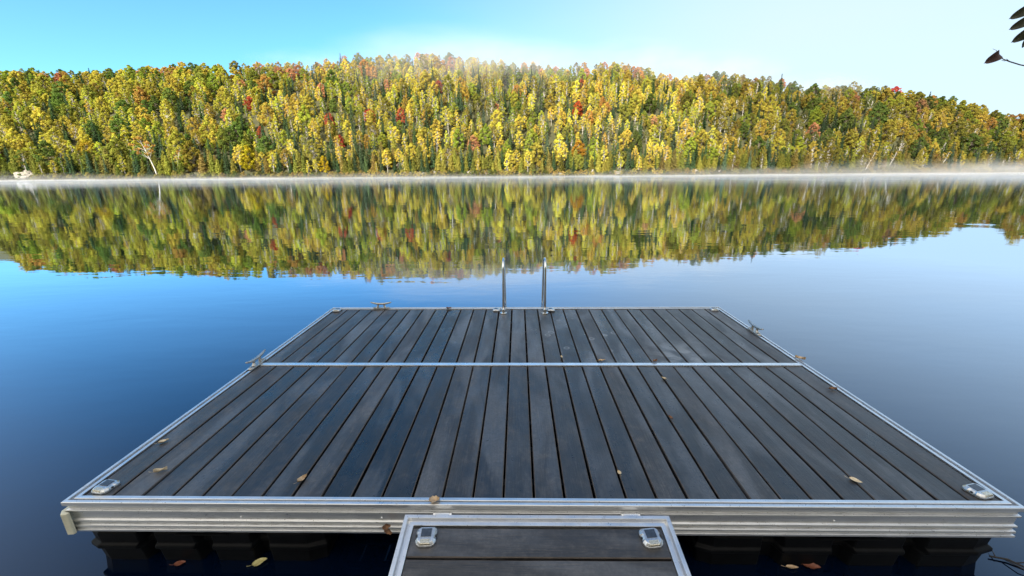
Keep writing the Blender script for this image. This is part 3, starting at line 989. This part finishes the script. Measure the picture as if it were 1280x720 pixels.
for i, (px, py, sx, sy, sz, lab, nm) in enumerate(ROCKS):
    t_, s_ = find_ts(px, py, 0)
    s_ = max(0.004, s_ - (0.015 if nm == 'rock_outcrop' else 0))
    p = hill_point(t_, s_)
    o = bpy.data.objects.new(nm, rock_mesh(i + 1, (sx * 1.9, sy * 1.9, sz * 1.9)))
    COL.objects.link(o)
    o.location = p + Vector((0, 0, sz * 0.15))
    o.rotation_euler = (0, 0, rnd.uniform(-0.4, 0.4))
    tag(o, lab, 'rock', 'pale rocks on the far shore')

# ------------------------------------------------------------------ mist
def mist_mat(name, dens, colr, aniso=0.0):
    m, t, out = new_mat(name)
    v = N(t, 'ShaderNodeVolumePrincipled')
    v.inputs['Color'].default_value = (*colr, 1)
    v.inputs['Density'].default_value = dens
    v.inputs['Anisotropy'].default_value = aniso
    t.links.new(v.outputs[0], out.inputs['Volume'])
    return m
def mist_layer(h0, h1, dens, seed, inland, y0, fpow, lift_side):
    """closed, even-density body of mist lying on the water, its top broken into wisps"""
    m = MB()
    nx, ny = 230, 60
    top, bot = [], []
    for i in range(nx + 1):
        t_ = -1.75 + 3.5 * i / nx
        y1 = shore_y(t_) + inland
        for j in range(ny + 1):
            f = j / ny
            y = y0 + (y1 - y0) * f
            x = t_ * y
            n1 = noise.fractal(Vector((x * 0.011 + seed, y * 0.014, 1.7)), 1.0, 2.0, 3)
            n2 = noise.fractal(Vector((x * 0.055 + seed, y * 0.045, 8.7)), 1.0, 2.1, 4)
            side = 0.85 + lift_side * max(0, min(1, (t_ - 0.25) / 0.8))
            hgt = (h0 + (h1 - h0) * f ** fpow) * max(0.03, 0.62 + 0.9 * n1 + 1.0 * n2) * side
            edge = min(1, j / 16, (ny - j) / 3, i / 3, (nx - i) / 3)
            gz = max(0.03, hill_h(t_, (y - shore_y(t_)) / float(np.interp(t_, WT, WY))) if y > shore_y(t_) else 0.03)
            bot.append((x, y, 0.03))
            top.append((x, y, 0.05 + hgt * max(0.01, edge) + (gz - 0.03) * 0.6))
    k = ny + 1
    q = len(top)
    fs = []
    for i in range(nx):
        for j in range(ny):
            a = i * k + j
            fs.append((a, a + k, a + k + 1, a + 1))
            fs.append((q + a, q + a + 1, q + a + k + 1, q + a + k))
    for i in range(nx):
        a = i * k; fs.append((a, q + a, q + a + k, a + k))
        a = i * k + ny; fs.append((a + k, q + a + k, q + a, a))
    for j in range(ny):
        a = j; fs.append((a + 1, q + a + 1, q + a, a))
        a = nx * k + j; fs.append((a, q + a, q + a + 1, a + 1))
    m.add(top + bot, fs)
    o = m.build('mist', mist_mat('lake_mist', dens, (0.98, 0.985, 0.99)), smooth=True)
    tag(o, kind='stuff')
mist_layer(0.34, 0.42, 0.0026, 0.0, 6, 22, 0.9, -0.35)
mist_layer(0.70, 1.6, 0.0020, 31.0, 14, 26, 0.9, -0.15)
mist_layer(0.40, 8.0, 0.0009, 77.0, 40, 60, 1.1, 1.3)

# drifting cloud wisps along the ridge
def puff_mat(name, dens, colr):
    """mist that thins out towards the rim of its (unit sphere) body"""
    m, t, out = new_mat(name)
    c = N(t, 'ShaderNodeTexCoord')
    ln = N(t, 'ShaderNodeVectorMath', operation='LENGTH')
    t.links.new(c.outputs['Object'], ln.inputs[0])
    fall = N(t, 'ShaderNodeMapRange', interpolation_type='SMOOTHSTEP')
    t.links.new(ln.outputs['Value'], fall.inputs[0])
    fall.inputs[1].default_value = 1.0
    fall.inputs[2].default_value = 0.15
    n = noise_node(t, c.outputs['Object'], 2.3, 4, 0.55)
    nn = N(t, 'ShaderNodeMapRange')
    t.links.new(n, nn.inputs[0])
    nn.inputs[1].default_value = 0.30
    nn.inputs[2].default_value = 0.70
    d = math_node(t, 'MULTIPLY', math_node(t, 'MULTIPLY', fall.outputs[0], nn.outputs[0]), dens)
    v = N(t, 'ShaderNodeVolumePrincipled')
    v.inputs['Color'].default_value = (*colr, 1)
    t.links.new(d, v.inputs['Density'])
    t.links.new(v.outputs[0], out.inputs['Volume'])
    return m
bm = bmesh.new()
bmesh.ops.create_icosphere(bm, subdivisions=3, radius=1.03)
puff_me = bpy.data.meshes.new('ridge_mist')
bm.to_mesh(puff_me); bm.free()
puff_me.materials.append(puff_mat('ridge_mist', 0.0065, (0.99, 0.985, 0.97)))
PUFFS = [(-0.18, 1.00, 95, 40, 22, 12), (0.04, 1.0, 80, 40, 20, 12), (0.28, 0.98, 70, 36, 24, 10), (0.46, 1.0, 70, 36, 21, 8), (0.68, 1.02, 60, 34, 15, 8), (-0.45, 1.02, 60, 30, 14, 9),
         (-0.12, 0.8, 120, 46, 34, 8), (1.05, 0.03, 90, 30, 7, 0)]
for t_, s_, ax, ay, az, dz in PUFFS:
    p = hill_point(t_, s_)
    o = bpy.data.objects.new('ridge_mist', puff_me)
    COL.objects.link(o)
    o.location = p + Vector((0, -8, dz))
    o.scale = (ax * SPREAD, ay * SPREAD, az * SPREAD)
    o.rotation_euler = (0, 0, -0.15 * t_)
    tag(o, kind='stuff')

# ------------------------------------------------------------------ the floating dock
W, L = 4.64, 2.94
dock = empty('floating_dock', (0.100, 1.518, 0), (0, 0, R(-0.95)))
tag(dock, 'wide floating dock of dark boards in a bright aluminium frame on black floats', 'dock')
dock_inv = (Matrix.Translation(dock.location) @ Matrix.Rotation(R(-0.95), 4, 'Z')).inverted()
def dl(px, py, z=DECK):
    return dock_inv @ on_plane(px, py, z)
RIM = 0.050
PROFILE = [(RIM, -0.034), (RIM, 0.0), (0.032, 0.0), (0.030, -0.018), (0.019, -0.018), (0.017, 0.004), (0.002, 0.004), (0.0, 0.001), (0.0, -0.016), (0.003, -0.021),
           (0.013, -0.024), (0.014, -0.048), (0.004, -0.052), (0.003, -0.061), (0.012, -0.066), (0.013, -0.112), (0.003, -0.117), (0.002, -0.126), (0.011, -0.131),
           (0.012, -0.146), (0.002, -0.151), (0.001, -0.163), (0.009, -0.167), (0.009, -0.174), (0.0, -0.178), (0.0, -0.190), (0.040, -0.190), (0.040, -0.034)]
PROFILE = [(d_, z_ if z_ > -0.022 else z_ * 0.91) for d_, z_ in PROFILE]
def sweep(profile, x0, x1, y0, y1, z):
    m = MB()
    n = len(profile)
    vs = []
    for (sx, sy) in ((0, 0), (1, 0), (1, 1), (0, 1)):
        for d, dz in profile:
            vs.append((x1 - d if sx else x0 + d, y1 - d if sy else y0 + d, z + dz))
    fs = []
    for c in range(4):
        for i in range(n):
            j = (i + 1) % n
            e = (c + 1) % 4
            fs.append((c * n + i, c * n + j, e * n + j, e * n + i))
    m.add(vs, fs)
    return m
fr = sweep(PROFILE, -W / 2, W / 2, 0, L, DECK)
for px_ in (-1.45, -0.75, 0.55, 1.45):     # bolt heads on the skirt
    for zz in (-0.09,):
        fr.prism([(0.006 * math.cos(a), 0.006 * math.sin(a)) for a in np.linspace(0, 2 * math.pi, 7)[:-1]], 0, 0.005, 0, 0.1,
                 Matrix.Translation((px_, 0.013, DECK + zz)) @ Matrix.Rotation(R(90), 4, 'X'))
fr.build('frame', MAT['alu'], dock, bevel=0.0012, seg=1)

def decking(name, x0, x1, y0, y1, nboards, ztop, mat, along='y', gap=0.0125, gaps=None):
    m = MB()
    width = (x1 - x0) if along == 'y' else (y1 - y0)
    pitch_ = width / nboards
    th, ch = 0.032, 0.0035
    for i in range(nboards):
        a = i * pitch_ + gap / 2 + rnd.uniform(-0.0016, 0.0016)
        b = (i + 1) * pitch_ - gap / 2 + rnd.uniform(-0.0016, 0.0016)
        zt = ztop + rnd.uniform(-0.0015, 0.0015)
        tl = rnd.gauss(0, 0.0011)
        sec = [(a, -th, 0), (b, -th, 0), (b, -ch, 1), (b - ch, 0, 0), (a + ch, 0, 1), (a, -ch, 0)]
        l0, l1 = ((y0, y1) if along == 'y' else (x0, x1))
        nseg = 7
        warp = [rnd.gauss(0, 0.0009) for _ in range(nseg + 1)]
        rings = []
        for k_ in range(nseg + 1):
            l = l0 + (l1 - l0) * k_ / nseg
            ring = []
            for (u, dz, _) in sec:
                side = 1 if u > (a + b) / 2 else -1
                z = zt + dz + tl * side + warp[k_]
                ring.append((x0 + u, l, z) if along == 'y' else (l, y0 + u, z))
            rings.append(ring)
        vs = [q for r_ in rings for q in r_]
        for k_ in range(nseg):
            pass
        o0 = len(m.v)
        m.v += vs
        for k_ in range(nseg):
            for s_ in range(6):
                e_ = (s_ + 1) % 6
                m.f.append((o0 + k_ * 6 + s_, o0 + k_ * 6 + e_, o0 + (k_ + 1) * 6 + e_, o0 + (k_ + 1) * 6 + s_))
                m.m.append(1 if s_ in (2, 4) else 0)
        m.f.append(tuple(o0 + i_ for i_ in range(6))); m.m.append(0)
        m.f.append(tuple(o0 + nseg * 6 + i_ for i_ in reversed(range(6)))); m.m.append(0)
    return m
xi = W / 2 - RIM - 0.003
MID = L / 2
decking('decking', -xi, xi, RIM + 0.003, MID - 0.026, 30, DECK - 0.007, None).build('decking', [MAT['wood'], MAT['edge']], dock)
decking('decking', -xi, xi, MID + 0.026, L - RIM - 0.003, 30, DECK - 0.007, None).build('decking', [MAT['wood_far'], MAT['edge']], dock)
m = MB()
m.box((0, MID, DECK - 0.018), (2 * xi, 0.046, 0.040))
m.build('cross_bar', MAT['alu_pale'], dock, bevel=0.003)
m = MB()                                               # joists under the boards; unseen, extra ones added to keep the gaps dark
for yy in np.arange(0.2, 2.8, 0.26):
    m.box((0, yy, DECK - 0.108), (2 * xi, 0.045, 0.13))
m.build('joist', MAT['plastic'], dock)

# floats: ribbed black tubs
def float_mesh(wd, dp, ribs):
    m = MB()
    def outline(inset):
        pts = []
        a, b = wd / 2 - inset, dp / 2 - inset
        r_ = 0.025
        seg = 2 * a / ribs
        def side(x0, x1, y, sgn):
            out = []
            n_ = ribs
            for k_ in range(n_):
                u0 = x0 + (x1 - x0) * k_ / n_
                u1 = x0 + (x1 - x0) * (k_ + 1) / n_
                out += [(u0 + (u1 - u0) * 0.12, y), (u0 + (u1 - u0) * 0.80, y)]
                if k_ < n_ - 1:
                    out += [(u0 + (u1 - u0) * 0.86, y - sgn * 0.055), (u1 + (u1 - u0) * 0.06, y - sgn * 0.055)]
            return out
        pts += side(-a + r_, a - r_, -b, -1)
        pts += [(a, -b + r_), (a, b - r_)]
        pts += side(a - r_, -a + r_, b, 1)
        pts += [(-a, b - r_), (-a, -b + r_)]
        return pts
    zs = [(-0.24, 0.05), (-0.04, 0.015), (0.085, 0.004), (0.095, -0.010), (0.115, -0.010), (0.125, 0.004), (0.185, 0.0), (0.205, 0.02)]
    rings = [[(x, y, z) for x, y in outline(i)] for z, i in zs]
    n = len(rings[0])
    vs = [q for r_ in rings for q in r_]
    fs = [(i * n + j, i * n + (j + 1) % n, (i + 1) * n + (j + 1) % n, (i + 1) * n + j) for i in range(len(zs) - 1) for j in range(n)]
    fs.append(tuple(reversed(range(n))))
    fs.append(tuple((len(zs) - 1) * n + j for j in range(n)))
    m.add(vs, fs)
    m.box((0, -dp / 2 - 0.006, 0.196), (wd * 0.22, 0.02, 0.010))
    return m
for (cx, cy, fx) in ((-1.68, 0.625, 1.0), (1.56, 0.625, 1.20), (-1.68, 2.22, 1.0), (1.56, 2.22, 1.20)):
    f = float_mesh(1.22, 1.20, 4).build('float', MAT['plastic'], dock, bevel=0.012)
    f.location = (cx, cy, 0.0)
    f.scale = (fx, 1, 1)

# corner bumper
m = MB()
m.prism([(-0.022, 0.004), (0.0, -0.022), (0.03, -0.018), (0.032, -0.004), (0.0, 0.0), (-0.004, 0.05), (-0.02, 0.05)], 0, 0.125, 0, 0.04)
b_ = m.build('corner_bumper', MAT['cream'], dock, bevel=0.004)
b_.location = (-W / 2 + 0.004, 0.0, DECK - 0.175)

# cleats
def make_cleat():
    root = empty('cleat', (0, 0, 0))
    m = MB()
    pts = [(0.105 * math.copysign(abs(math.cos(a)) ** 0.6, math.cos(a)), 0.028 * math.copysign(abs(math.sin(a)) ** 0.8, math.sin(a))) for a in np.linspace(0, 2 * math.pi, 25)[:-1]]
    m.prism(pts, 0, 0.010, 0, 0.06)
    for s_ in (-1, 1):
        m.tube([(s_ * 0.045, 0, 0.008), (s_ * 0.038, 0, 0.03), (s_ * 0.036, 0, 0.052)], [0.017, 0.011, 0.012], 10)
        m.prism([(s_ * 0.080 + 0.009 * math.cos(a), 0.009 * math.sin(a)) for a in np.linspace(0, 2 * math.pi, 9)[:-1]], 0.010, 0.016)
    m.build('base', MAT['steel'], root, bevel=0.002)
    m = MB()
    xs = np.linspace(-1, 1, 13)
    m.tube([(x * 0.125, 0, 0.054 + 0.022 * abs(x) ** 2.2) for x in xs], [0.006 + 0.0065 * (1 - abs(x) ** 3) for x in xs], 10)
    m.build('horn', MAT['steel'], root, smooth=True)
    return root
cl0 = make_cleat()
CLEATS = [((320, 456), 62, 'cleat tilted at the end of the cross bar, horn raised'), ((478, 384.5), 0, None), ((946, 415), 94, None)]
for i, ((px, py), rz, lab) in enumerate(CLEATS):
    c_ = cl0 if i == 0 else copy_tree(cl0)
    c_.parent = dock
    p = dl(px, py)
    if i == 0:
        p = Vector((-W / 2 + 0.035, MID - 0.01, 0)); rz = 90
    if i == 1:
        p.y = L - 0.032
    if i == 2:
        p.x = W / 2 - 0.032; rz = 90
    c_.location = (p.x, p.y, DECK + 0.004)
    c_.rotation_euler = (0, 0, R(rz))

# solar dock lights
def make_light():
    root = empty('dock_light', (0, 0, 0))
    m = MB()
    base = [(-0.026, -0.056), (0.026, -0.056), (0.040, -0.044), (0.047, -0.024), (0.043, -0.014), (0.043, 0.012), (0.047, 0.022), (0.044, 0.042), (0.030, 0.054), (-0.030, 0.054),
            (-0.044, 0.042), (-0.047, 0.022), (-0.043, 0.012), (-0.043, -0.014), (-0.047, -0.024), (-0.040, -0.044)]
    m.prism(base, 0, 0.012)
    m.prism([(x * 0.985, y * 0.985) for x, y in base], 0.012, 0.023, 0, 0.20)
    m.build('housing', MAT['housing'], root, bevel=0.002)
    m = MB()
    m.box((0, 0.012, 0.0235), (0.046, 0.046, 0.003))
    m.build('solar_panel', MAT['solar'], root)
    m = MB()
    m.prism([(-0.024, -0.0535), (0.024, -0.0535), (0.026, -0.022), (-0.026, -0.022)], 0.0125, 0.0240, 0, 0.10)
    m.build('lens', MAT['lens'], root, bevel=0.003)
    for s_ in (-1, 1):
        m = MB()
        m.prism([(s_ * 0.0425 + 0.006 * math.cos(a), 0.006 * math.sin(a)) for a in np.linspace(0, 2 * math.pi, 11)[:-1]], 0.010, 0.0155)
        m.build('screw', MAT['screw'], root)
    return root
li0 = make_light()
li0.scale = (1, 0.80, 1)
LIGHTS = [((131, 610.5), -8), ((1222, 615), 12), ((420, 386.3), 0), ((891, 386.3), 0), ((621, 387.4), 80), ((689, 387.4), 80)]
for i, ((px, py), rz) in enumerate(LIGHTS):
    c_ = li0 if i == 0 else copy_tree(li0)
    c_.parent = dock
    p = dl(px, py)
    xm, ym = W / 2 - RIM - 0.050, L - RIM - 0.050
    p.x = max(-xm, min(xm, p.x)); p.y = max(RIM + 0.052, min(ym, p.y))
    c_.location = (p.x, p.y, DECK - 0.004)
    c_.rotation_euler = (0, 0, R(rz))

# ladder: two bent stainless rails hooked over the far edge
lad = empty('ladder', (0, 0, 0))
lad.parent = dock
lx0, lx1 = dl(629.5, 391).x, dl(681, 391).x
ly = dl(655, 391).y
for x in (lx0, lx1):
    m = MB()
    pts = [(x, ly, DECK - 0.004), (x, ly + 0.006, DECK + 0.18), (x, ly + 0.012, DECK + 0.38), (x, ly + 0.025, DECK + 0.50)]
    for a in np.linspace(160, 0, 9):
        pts.append((x, ly + 0.155 + 0.125 * math.cos(R(a)), DECK + 0.52 + 0.085 * math.sin(R(a))))
    sx = 0.012 if x == lx0 else -0.012
    pts += [(x + sx * 0.3, ly + 0.285, DECK + 0.40), (x + sx, ly + 0.29, DECK), (x + sx, ly + 0.29, -0.9)]
    m.tube(pts, 0.0145, 14)
    m.build('rail', MAT['inox'], lad, smooth=True)
    m = MB()
    ring = [(0.040 * math.cos(a), 0.040 * math.sin(a)) for a in np.linspace(0, 2 * math.pi, 25)[:-1]]
    m.prism([(x + u, ly + v) for u, v in ring], DECK - 0.006, DECK + 0.004, 0, 0.05)
    m.tube([(x, ly, DECK + 0.003), (x, ly, DECK + 0.045)], 0.023, 16)
    m.box((x, ly - 0.028, DECK + 0.024), (0.012, 0.022, 0.018))
    m.build('socket', MAT['inox'], lad, bevel=0.001)
for k_ in range(3):
    m = MB()
    m.box(((lx0 + lx1) / 2, ly + 0.29, 0.12 - 0.28 * k_), (lx1 - lx0 - 0.05, 0.07, 0.025))
    m.build('rung', MAT['plastic'], lad, bevel=0.004)

# ------------------------------------------------------------------ gangway
GA, GB = on_plane(506.5, 643.5, DECK - 0.030), on_plane(836, 645, DECK - 0.030)
gw_w = (GB - GA).length
gang = empty('gangway', ((GA.x + GB.x) / 2, (GA.y + GB.y) / 2, DECK - 0.030), (R(8.0), 0, R(-0.8)))
tag(gang, 'narrow gangway of cross boards in an aluminium frame hinged to the dock edge', 'gangway')
GL = 2.1
gp = [(0.052, -0.030), (0.052, 0.0), (0.034, 0.0), (0.032, -0.018), (0.020, -0.018), (0.018, 0.003), (0.0, 0.003), (0.0, -0.115), (0.03, -0.115), (0.03, -0.030)]
sweep(gp, -gw_w / 2, gw_w / 2, -GL, 0, 0).build('frame', MAT['alu'], gang, bevel=0.0012, seg=1)
decking('decking', -gw_w / 2 + 0.055, gw_w / 2 - 0.055, -GL + 0.055, -0.055, 14, -0.006, None, 'x', 0.009).build('decking', [MAT['wood_cross'], MAT['edge']], gang)
for i, (x, rz) in enumerate(((-gw_w / 2 + 0.125, 2), (gw_w / 2 - 0.118, 6))):
    c_ = copy_tree(li0)
    c_.parent = gang
    c_.location = (x, -0.108, -0.004)
    c_.rotation_euler = (0, 0, R(rz))
for x in (-gw_w * 0.36, gw_w * 0.36):
    m = MB()
    m.box((x, 0.006, -0.006), (0.070, 0.014, 0.012))
    m.tube([(x - 0.045, 0.014, -0.018), (x + 0.045, 0.014, -0.018)], 0.012, 10)
    m.build('hinge', MAT['alu_pale'], gang, bevel=0.002)

# ------------------------------------------------------------------ fallen leaves
def leaf_mat(name, a, b):
    m, t, out = new_mat(name)
    c = N(t, 'ShaderNodeTexCoord')
    n = noise_node(t, c.outputs['Object'], 45, 5, 0.65)
    col = ramp(t, n, [(0.35, a), (0.65, b)])
    pbsdf(t, out, col, 0.6, 0, bump(t, n, 0.4, 0.002))
    return m
LM = {'buff': leaf_mat('buff_leaf', (0.46, 0.36, 0.23), (0.72, 0.62, 0.45)), 'brown': leaf_mat('brown_leaf', (0.10, 0.05, 0.028), (0.30, 0.15, 0.07)),
      'tan': leaf_mat('tan_leaf', (0.34, 0.23, 0.13), (0.60, 0.45, 0.29)), 'yellow': leaf_mat('yellow_leaf', (0.36, 0.30, 0.10), (0.58, 0.54, 0.26)),
      'rust': leaf_mat('rust_leaf', (0.14, 0.045, 0.022), (0.26, 0.09, 0.05))}
def leaf_mb(seed, length, width, curl, lobes=0):
    r = random.Random(seed)
    m = MB()
    nu, nv = 14, 6
    vs = []
    for i in range(nu + 1):
        u = i / nu
        wv = width * (math.sin(math.pi * u ** 0.8) ** 0.8) * (1 - 0.12 * u)
        if lobes:
            wv *= 0.72 + 0.28 * abs(math.cos(u * math.pi * lobes))
        wv *= 1 + 0.10 * math.sin(i * 2.7)
        for j in range(nv + 1):
            v = j / nv * 2 - 1
            z = curl * length * (0.9 * v * v * 0.6 + 0.8 * (u - 0.5) ** 2 + 0.10 * math.sin(u * 7 + v * 3 + seed)) + 0.0015
            vs.append(((u - 0.5) * length, v * wv / 2 + 0.05 * length * math.sin(u * 2.2) * curl, z))
    for i in range(nu):
        for j in range(nv):
            pass
    fs = [(i * (nv + 1) + j, (i + 1) * (nv + 1) + j, (i + 1) * (nv + 1) + j + 1, i * (nv + 1) + j + 1) for i in range(nu) for j in range(nv)]
    m.add(vs, fs)
    m.tube([(-0.5 * length, 0, curl * length * 0.22), (-0.68 * length, 0.02 * length, curl * length * 0.3 + 0.001), (-0.85 * length, 0.06 * length, curl * length * 0.4 + 0.002)], 0.0009, 4)
    return m
FALLEN = [   # px, py, plane z, length, width, curl, angle, colour, lobes, label
    (205, 553, DECK - 0.006, 0.050, 0.032, 0.35, 40, 'buff', 0, 'pale buff leaf curled over the second gap of the decking near the solar light'),
    (201, 590, DECK - 0.006, 0.060, 0.022, 0.45, 25, 'buff', 0, 'slim pale leaf with a raised stalk on the third deck board'),
    (378, 600, DECK - 0.004, 0.055, 0.032, 0.35, 62, 'tan', 0, 'spotted tan leaf lying on a gap near the dock edge'),
    (543, 627, DECK + 0.004, 0.052, 0.050, 0.40, 10, 'tan', 3, 'crumpled peach leaf on the aluminium rim above the gangway'),
    (774, 592, DECK - 0.006, 0.034, 0.020, 0.40, 100, 'buff', 0, 'small whitish leaf scrap wedged in a board gap'),
    (1069, 602, DECK - 0.006, 0.055, 0.036, 0.22, -35, 'buff', 0, 'round cream leaf on the deck near the far solar light corner'),
    (752, 451.5, DECK + 0.000, 0.060, 0.034, 0.30, 5, 'tan', 2, 'tan leaf against the cross bar, nearer the ladder'),
    (819, 452, DECK + 0.000, 0.050, 0.038, 0.40, 30, 'brown', 2, 'brown leaf against the cross bar, farther from the ladder'),
    (1000, 449, DECK + 0.004, 0.075, 0.045, 0.40, -35, 'tan', 2, 'big tan leaf on the side rim at the end of the cross bar'),
    (1041, 487, DECK - 0.002, 0.055, 0.030, 0.35, -10, 'brown', 2, 'brown leaf tucked against the side rim past the cross bar'),
    (838, 523, DECK - 0.004, 0.040, 0.020, 0.40, 110, 'brown', 0, 'brown leaf scrap stuck in a gap midway along the near half'),
    (830, 474, DECK - 0.004, 0.045, 0.020, 0.40, 120, 'buff', 0, 'pale leaf scrap in a gap just before the cross bar'),
    (702, 447, DECK - 0.004, 0.045, 0.020, 0.35, 95, 'buff', 0, 'cream leaf scrap in a gap behind the cross bar, below the ladder'),
    (561, 386, DECK - 0.002, 0.060, 0.040, 0.40, 20, 'brown', 1, 'tiny brown leaf at the far rim between the cleat and ladder'),
    (225, 705, 0.004, 0.052, 0.034, 0.12, 20, 'rust', 0, 'small rusty leaf floating under the dock by the black float'),
    (325, 703.5, 0.004, 0.070, 0.042, 0.16, 25, 'yellow', 0, 'yellow-green leaf floating under the dock by the black float'),
    (990, 710, 0.004, 0.060, 0.022, 0.16, -8, 'tan', 0, 'narrow tan leaf floating beside the dark rusty one'),
    (1014, 709, 0.004, 0.080, 0.052, 0.20, -18, 'rust', 2, 'dark rusty leaf floating under the dock opposite the gangway side'),
]
for i, (px, py, z, ln, wd, cu, an, cname, lobes, lab) in enumerate(FALLEN):
    o = leaf_mb(i + 3, ln, wd, cu, lobes).build('fallen_leaf', LM[cname], smooth=True)
    o.location = on_plane(px, py, z) + Vector((0, 0, 0.002))
    o.rotation_euler = (rnd.uniform(-0.1, 0.1), rnd.uniform(-0.1, 0.1), R(an))
    tag(o, lab, 'leaf', 'fallen leaves')
# two dry leaves caught on the skirt of the dock
for i, (px, dz, lab) in enumerate(((485, -0.095, 'upper of two shrivelled brown leaves caught on the dock skirt'), (488.5, -0.125, 'lower of two shrivelled brown leaves caught on the dock skirt'))):
    o = leaf_mb(40 + i, 0.040, 0.032, 0.6, 2).build('fallen_leaf', LM['brown'], smooth=True)
    p = on_plane(px, 652 + 7 * i, DECK + dz)
    o.location = (p.x, 1.505, DECK + dz)
    o.rotation_euler = (R(70), R(20 * i), R(15 - 40 * i))
    tag(o, lab, 'leaf', 'fallen leaves')

# twig floating by the corner of the dock
m = MB()
p0 = on_plane(1236, 697, 0.0)
m.tube([p0 + Vector((0, 0, 0.01)), p0 + Vector((0.07, -0.02, 0.012)), p0 + Vector((0.13, -0.08, 0.006)), p0 + Vector((0.16, -0.17, 0.004))], [0.004, 0.005, 0.004, 0.002], 6)
m.tube([p0 + Vector((0.05, -0.015, 0.012)), p0 + Vector((0.07, -0.07, 0.02)), p0 + Vector((0.12, -0.12, 0.01))], [0.003, 0.003, 0.0015], 5)
m.tube([p0 + Vector((0.09, -0.04, 0.012)), p0 + Vector((0.15, -0.05, 0.03)), p0 + Vector((0.18, -0.09, 0.03))], [0.003, 0.002, 0.001], 5)
m.tube([p0 + Vector((0.02, -0.01, 0.012)), p0 + Vector((0.05, 0.04, 0.02))], [0.003, 0.001], 5)
tag(m.build('twig', plain('dark_twig', (0.03, 0.024, 0.02), 0.7), smooth=True), 'dark forked twig floating at the corner of the dock', 'twig')

# ------------------------------------------------------------------ overhanging tree: trunk on the bank, only its branch tips reach into view
def at_depth(px, py, d):
    return Vector((0, 0, EYE)) + (fw * F_PX + rt * (px - 640) - up * (py - 360)) * (d / F_PX)
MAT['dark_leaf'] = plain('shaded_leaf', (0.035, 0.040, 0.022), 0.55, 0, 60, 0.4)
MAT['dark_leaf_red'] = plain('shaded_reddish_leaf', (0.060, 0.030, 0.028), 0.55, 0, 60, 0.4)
tree = empty('overhanging_tree', (5.6, -0.9, 0.3))
tag(tree, 'overhanging branch tips with a few dark leaves against the sky, tree itself beyond the frame', 'tree')
base = Vector(tree.location)
def rel(p):
    return Vector(p) - base
m = MB()
tip_low = at_depth(1237.5, 71, 2.5)
knot = at_depth(1262, 77, 2.5)
edge_low = at_depth(1290, 84, 2.55)
fork = Vector((4.6, 2.2, 2.55))
crook = Vector((5.3, 0.6, 2.2))
m.tube([rel((5.6, -0.9, 0.1)), rel((5.55, -0.5, 1.2)), rel(crook), rel((5.2, 0.4, 3.4)), rel((5.4, 0.2, 5.6))], [0.09, 0.075, 0.06, 0.045, 0.015], 10)
m.build('trunk', MAT['bark_brown'], tree, smooth=True)
m = MB()
m.tube([rel(crook), rel(crook.lerp(fork, 0.5) + Vector((0, 0, 0.12))), rel(fork)], [0.03, 0.02, 0.011], 8)
m.tube([rel(fork), rel(edge_low.lerp(fork, 0.4)), rel(edge_low), rel(at_depth(1275, 81, 2.52)), rel(knot), rel(at_depth(1254, 74, 2.5)), rel(at_depth(1247.5, 68.5, 2.5))], [0.009, 0.006, 0.0042, 0.0034, 0.0034, 0.0026, 0.0018], 7)
m.tube([rel(at_depth(1247.5, 68.5, 2.5)), rel(at_depth(1245.5, 63, 2.5)), rel(at_depth(1241, 61, 2.5))], [0.0014, 0.0011, 0.0008], 5)
m.tube([rel(knot), rel(at_depth(1258, 73.5, 2.5))], [0.003, 0.001], 5)
m.tube([rel(knot + Vector((-0.03, 0, 0.004))), rel(at_depth(1252, 75.5, 2.5))], [0.002, 0.0012], 5)
edge_up = at_depth(1296, 22, 2.5)
m.tube([rel(fork), rel(fork.lerp(edge_up, 0.5) + Vector((0, 0, -0.05))), rel(edge_up), rel(at_depth(1283, 20, 2.48)), rel(at_depth(1279, 24, 2.48))], [0.009, 0.006, 0.004, 0.003, 0.002], 7)
m.build('branch', MAT['bark_brown'], tree, smooth=True)
def hang_leaf(pa, pb, width, twist, mat, depth=2.5):
    """a leaf from its stalk pixel to its tip pixel"""
    A, B = at_depth(*pa, depth), at_depth(*pb, depth - 0.02)
    ax = (B - A)
    ln = ax.length
    ax.normalize()
    side = ax.cross(fw).normalized()
    side = (side * math.cos(twist) + fw * math.sin(twist)).normalized()
    nor = ax.cross(side)
    m = MB()
    nu, nv = 12, 4
    vs = []
    for i in range(nu + 1):
        u = i / nu
        w_ = width * math.sin(math.pi * min(1, u * 0.93 + 0.035) ** 0.75) ** 0.85
        if i == nu:
            w_ = 0.0005
        for j in range(nv + 1):
            v = j / nv * 2 - 1
            vs.append(rel(A + ax * (u * ln) + side * (v * w_ / 2) + nor * (0.12 * width * abs(v) + 0.02 * math.sin(u * 5))))
    fs = [(i * (nv + 1) + j, (i + 1) * (nv + 1) + j, (i + 1) * (nv + 1) + j + 1, i * (nv + 1) + j + 1) for i in range(nu) for j in range(nv)]
    m.add(vs, fs)
    o = m.build('leaf', mat, tree, smooth=True)
    return o
hang_leaf((1247, 67.5), (1235, 77.5), 0.060, 0.15, MAT['dark_leaf_red'])
hang_leaf((1285, 10), (1266, 22), 0.062, 0.2, MAT['dark_leaf'])
hang_leaf((1284, 24), (1266, 35.5), 0.060, 0.2, MAT['dark_leaf'])
hang_leaf((1284, 38), (1269, 51.5), 0.064, 0.2, MAT['dark_leaf'])
hang_leaf((1279, 44), (1283, 57), 0.06, 0.2, MAT['dark_leaf'])
hang_leaf((1290, 18), (1300, 2), 0.05, 0.4, MAT['dark_leaf'])
hang_leaf((1294, 30), (1306, 46), 0.05, 0.2, MAT['dark_leaf'])
hang_leaf((1298, 86), (1306, 100), 0.045, 0.2, MAT['dark_leaf'])
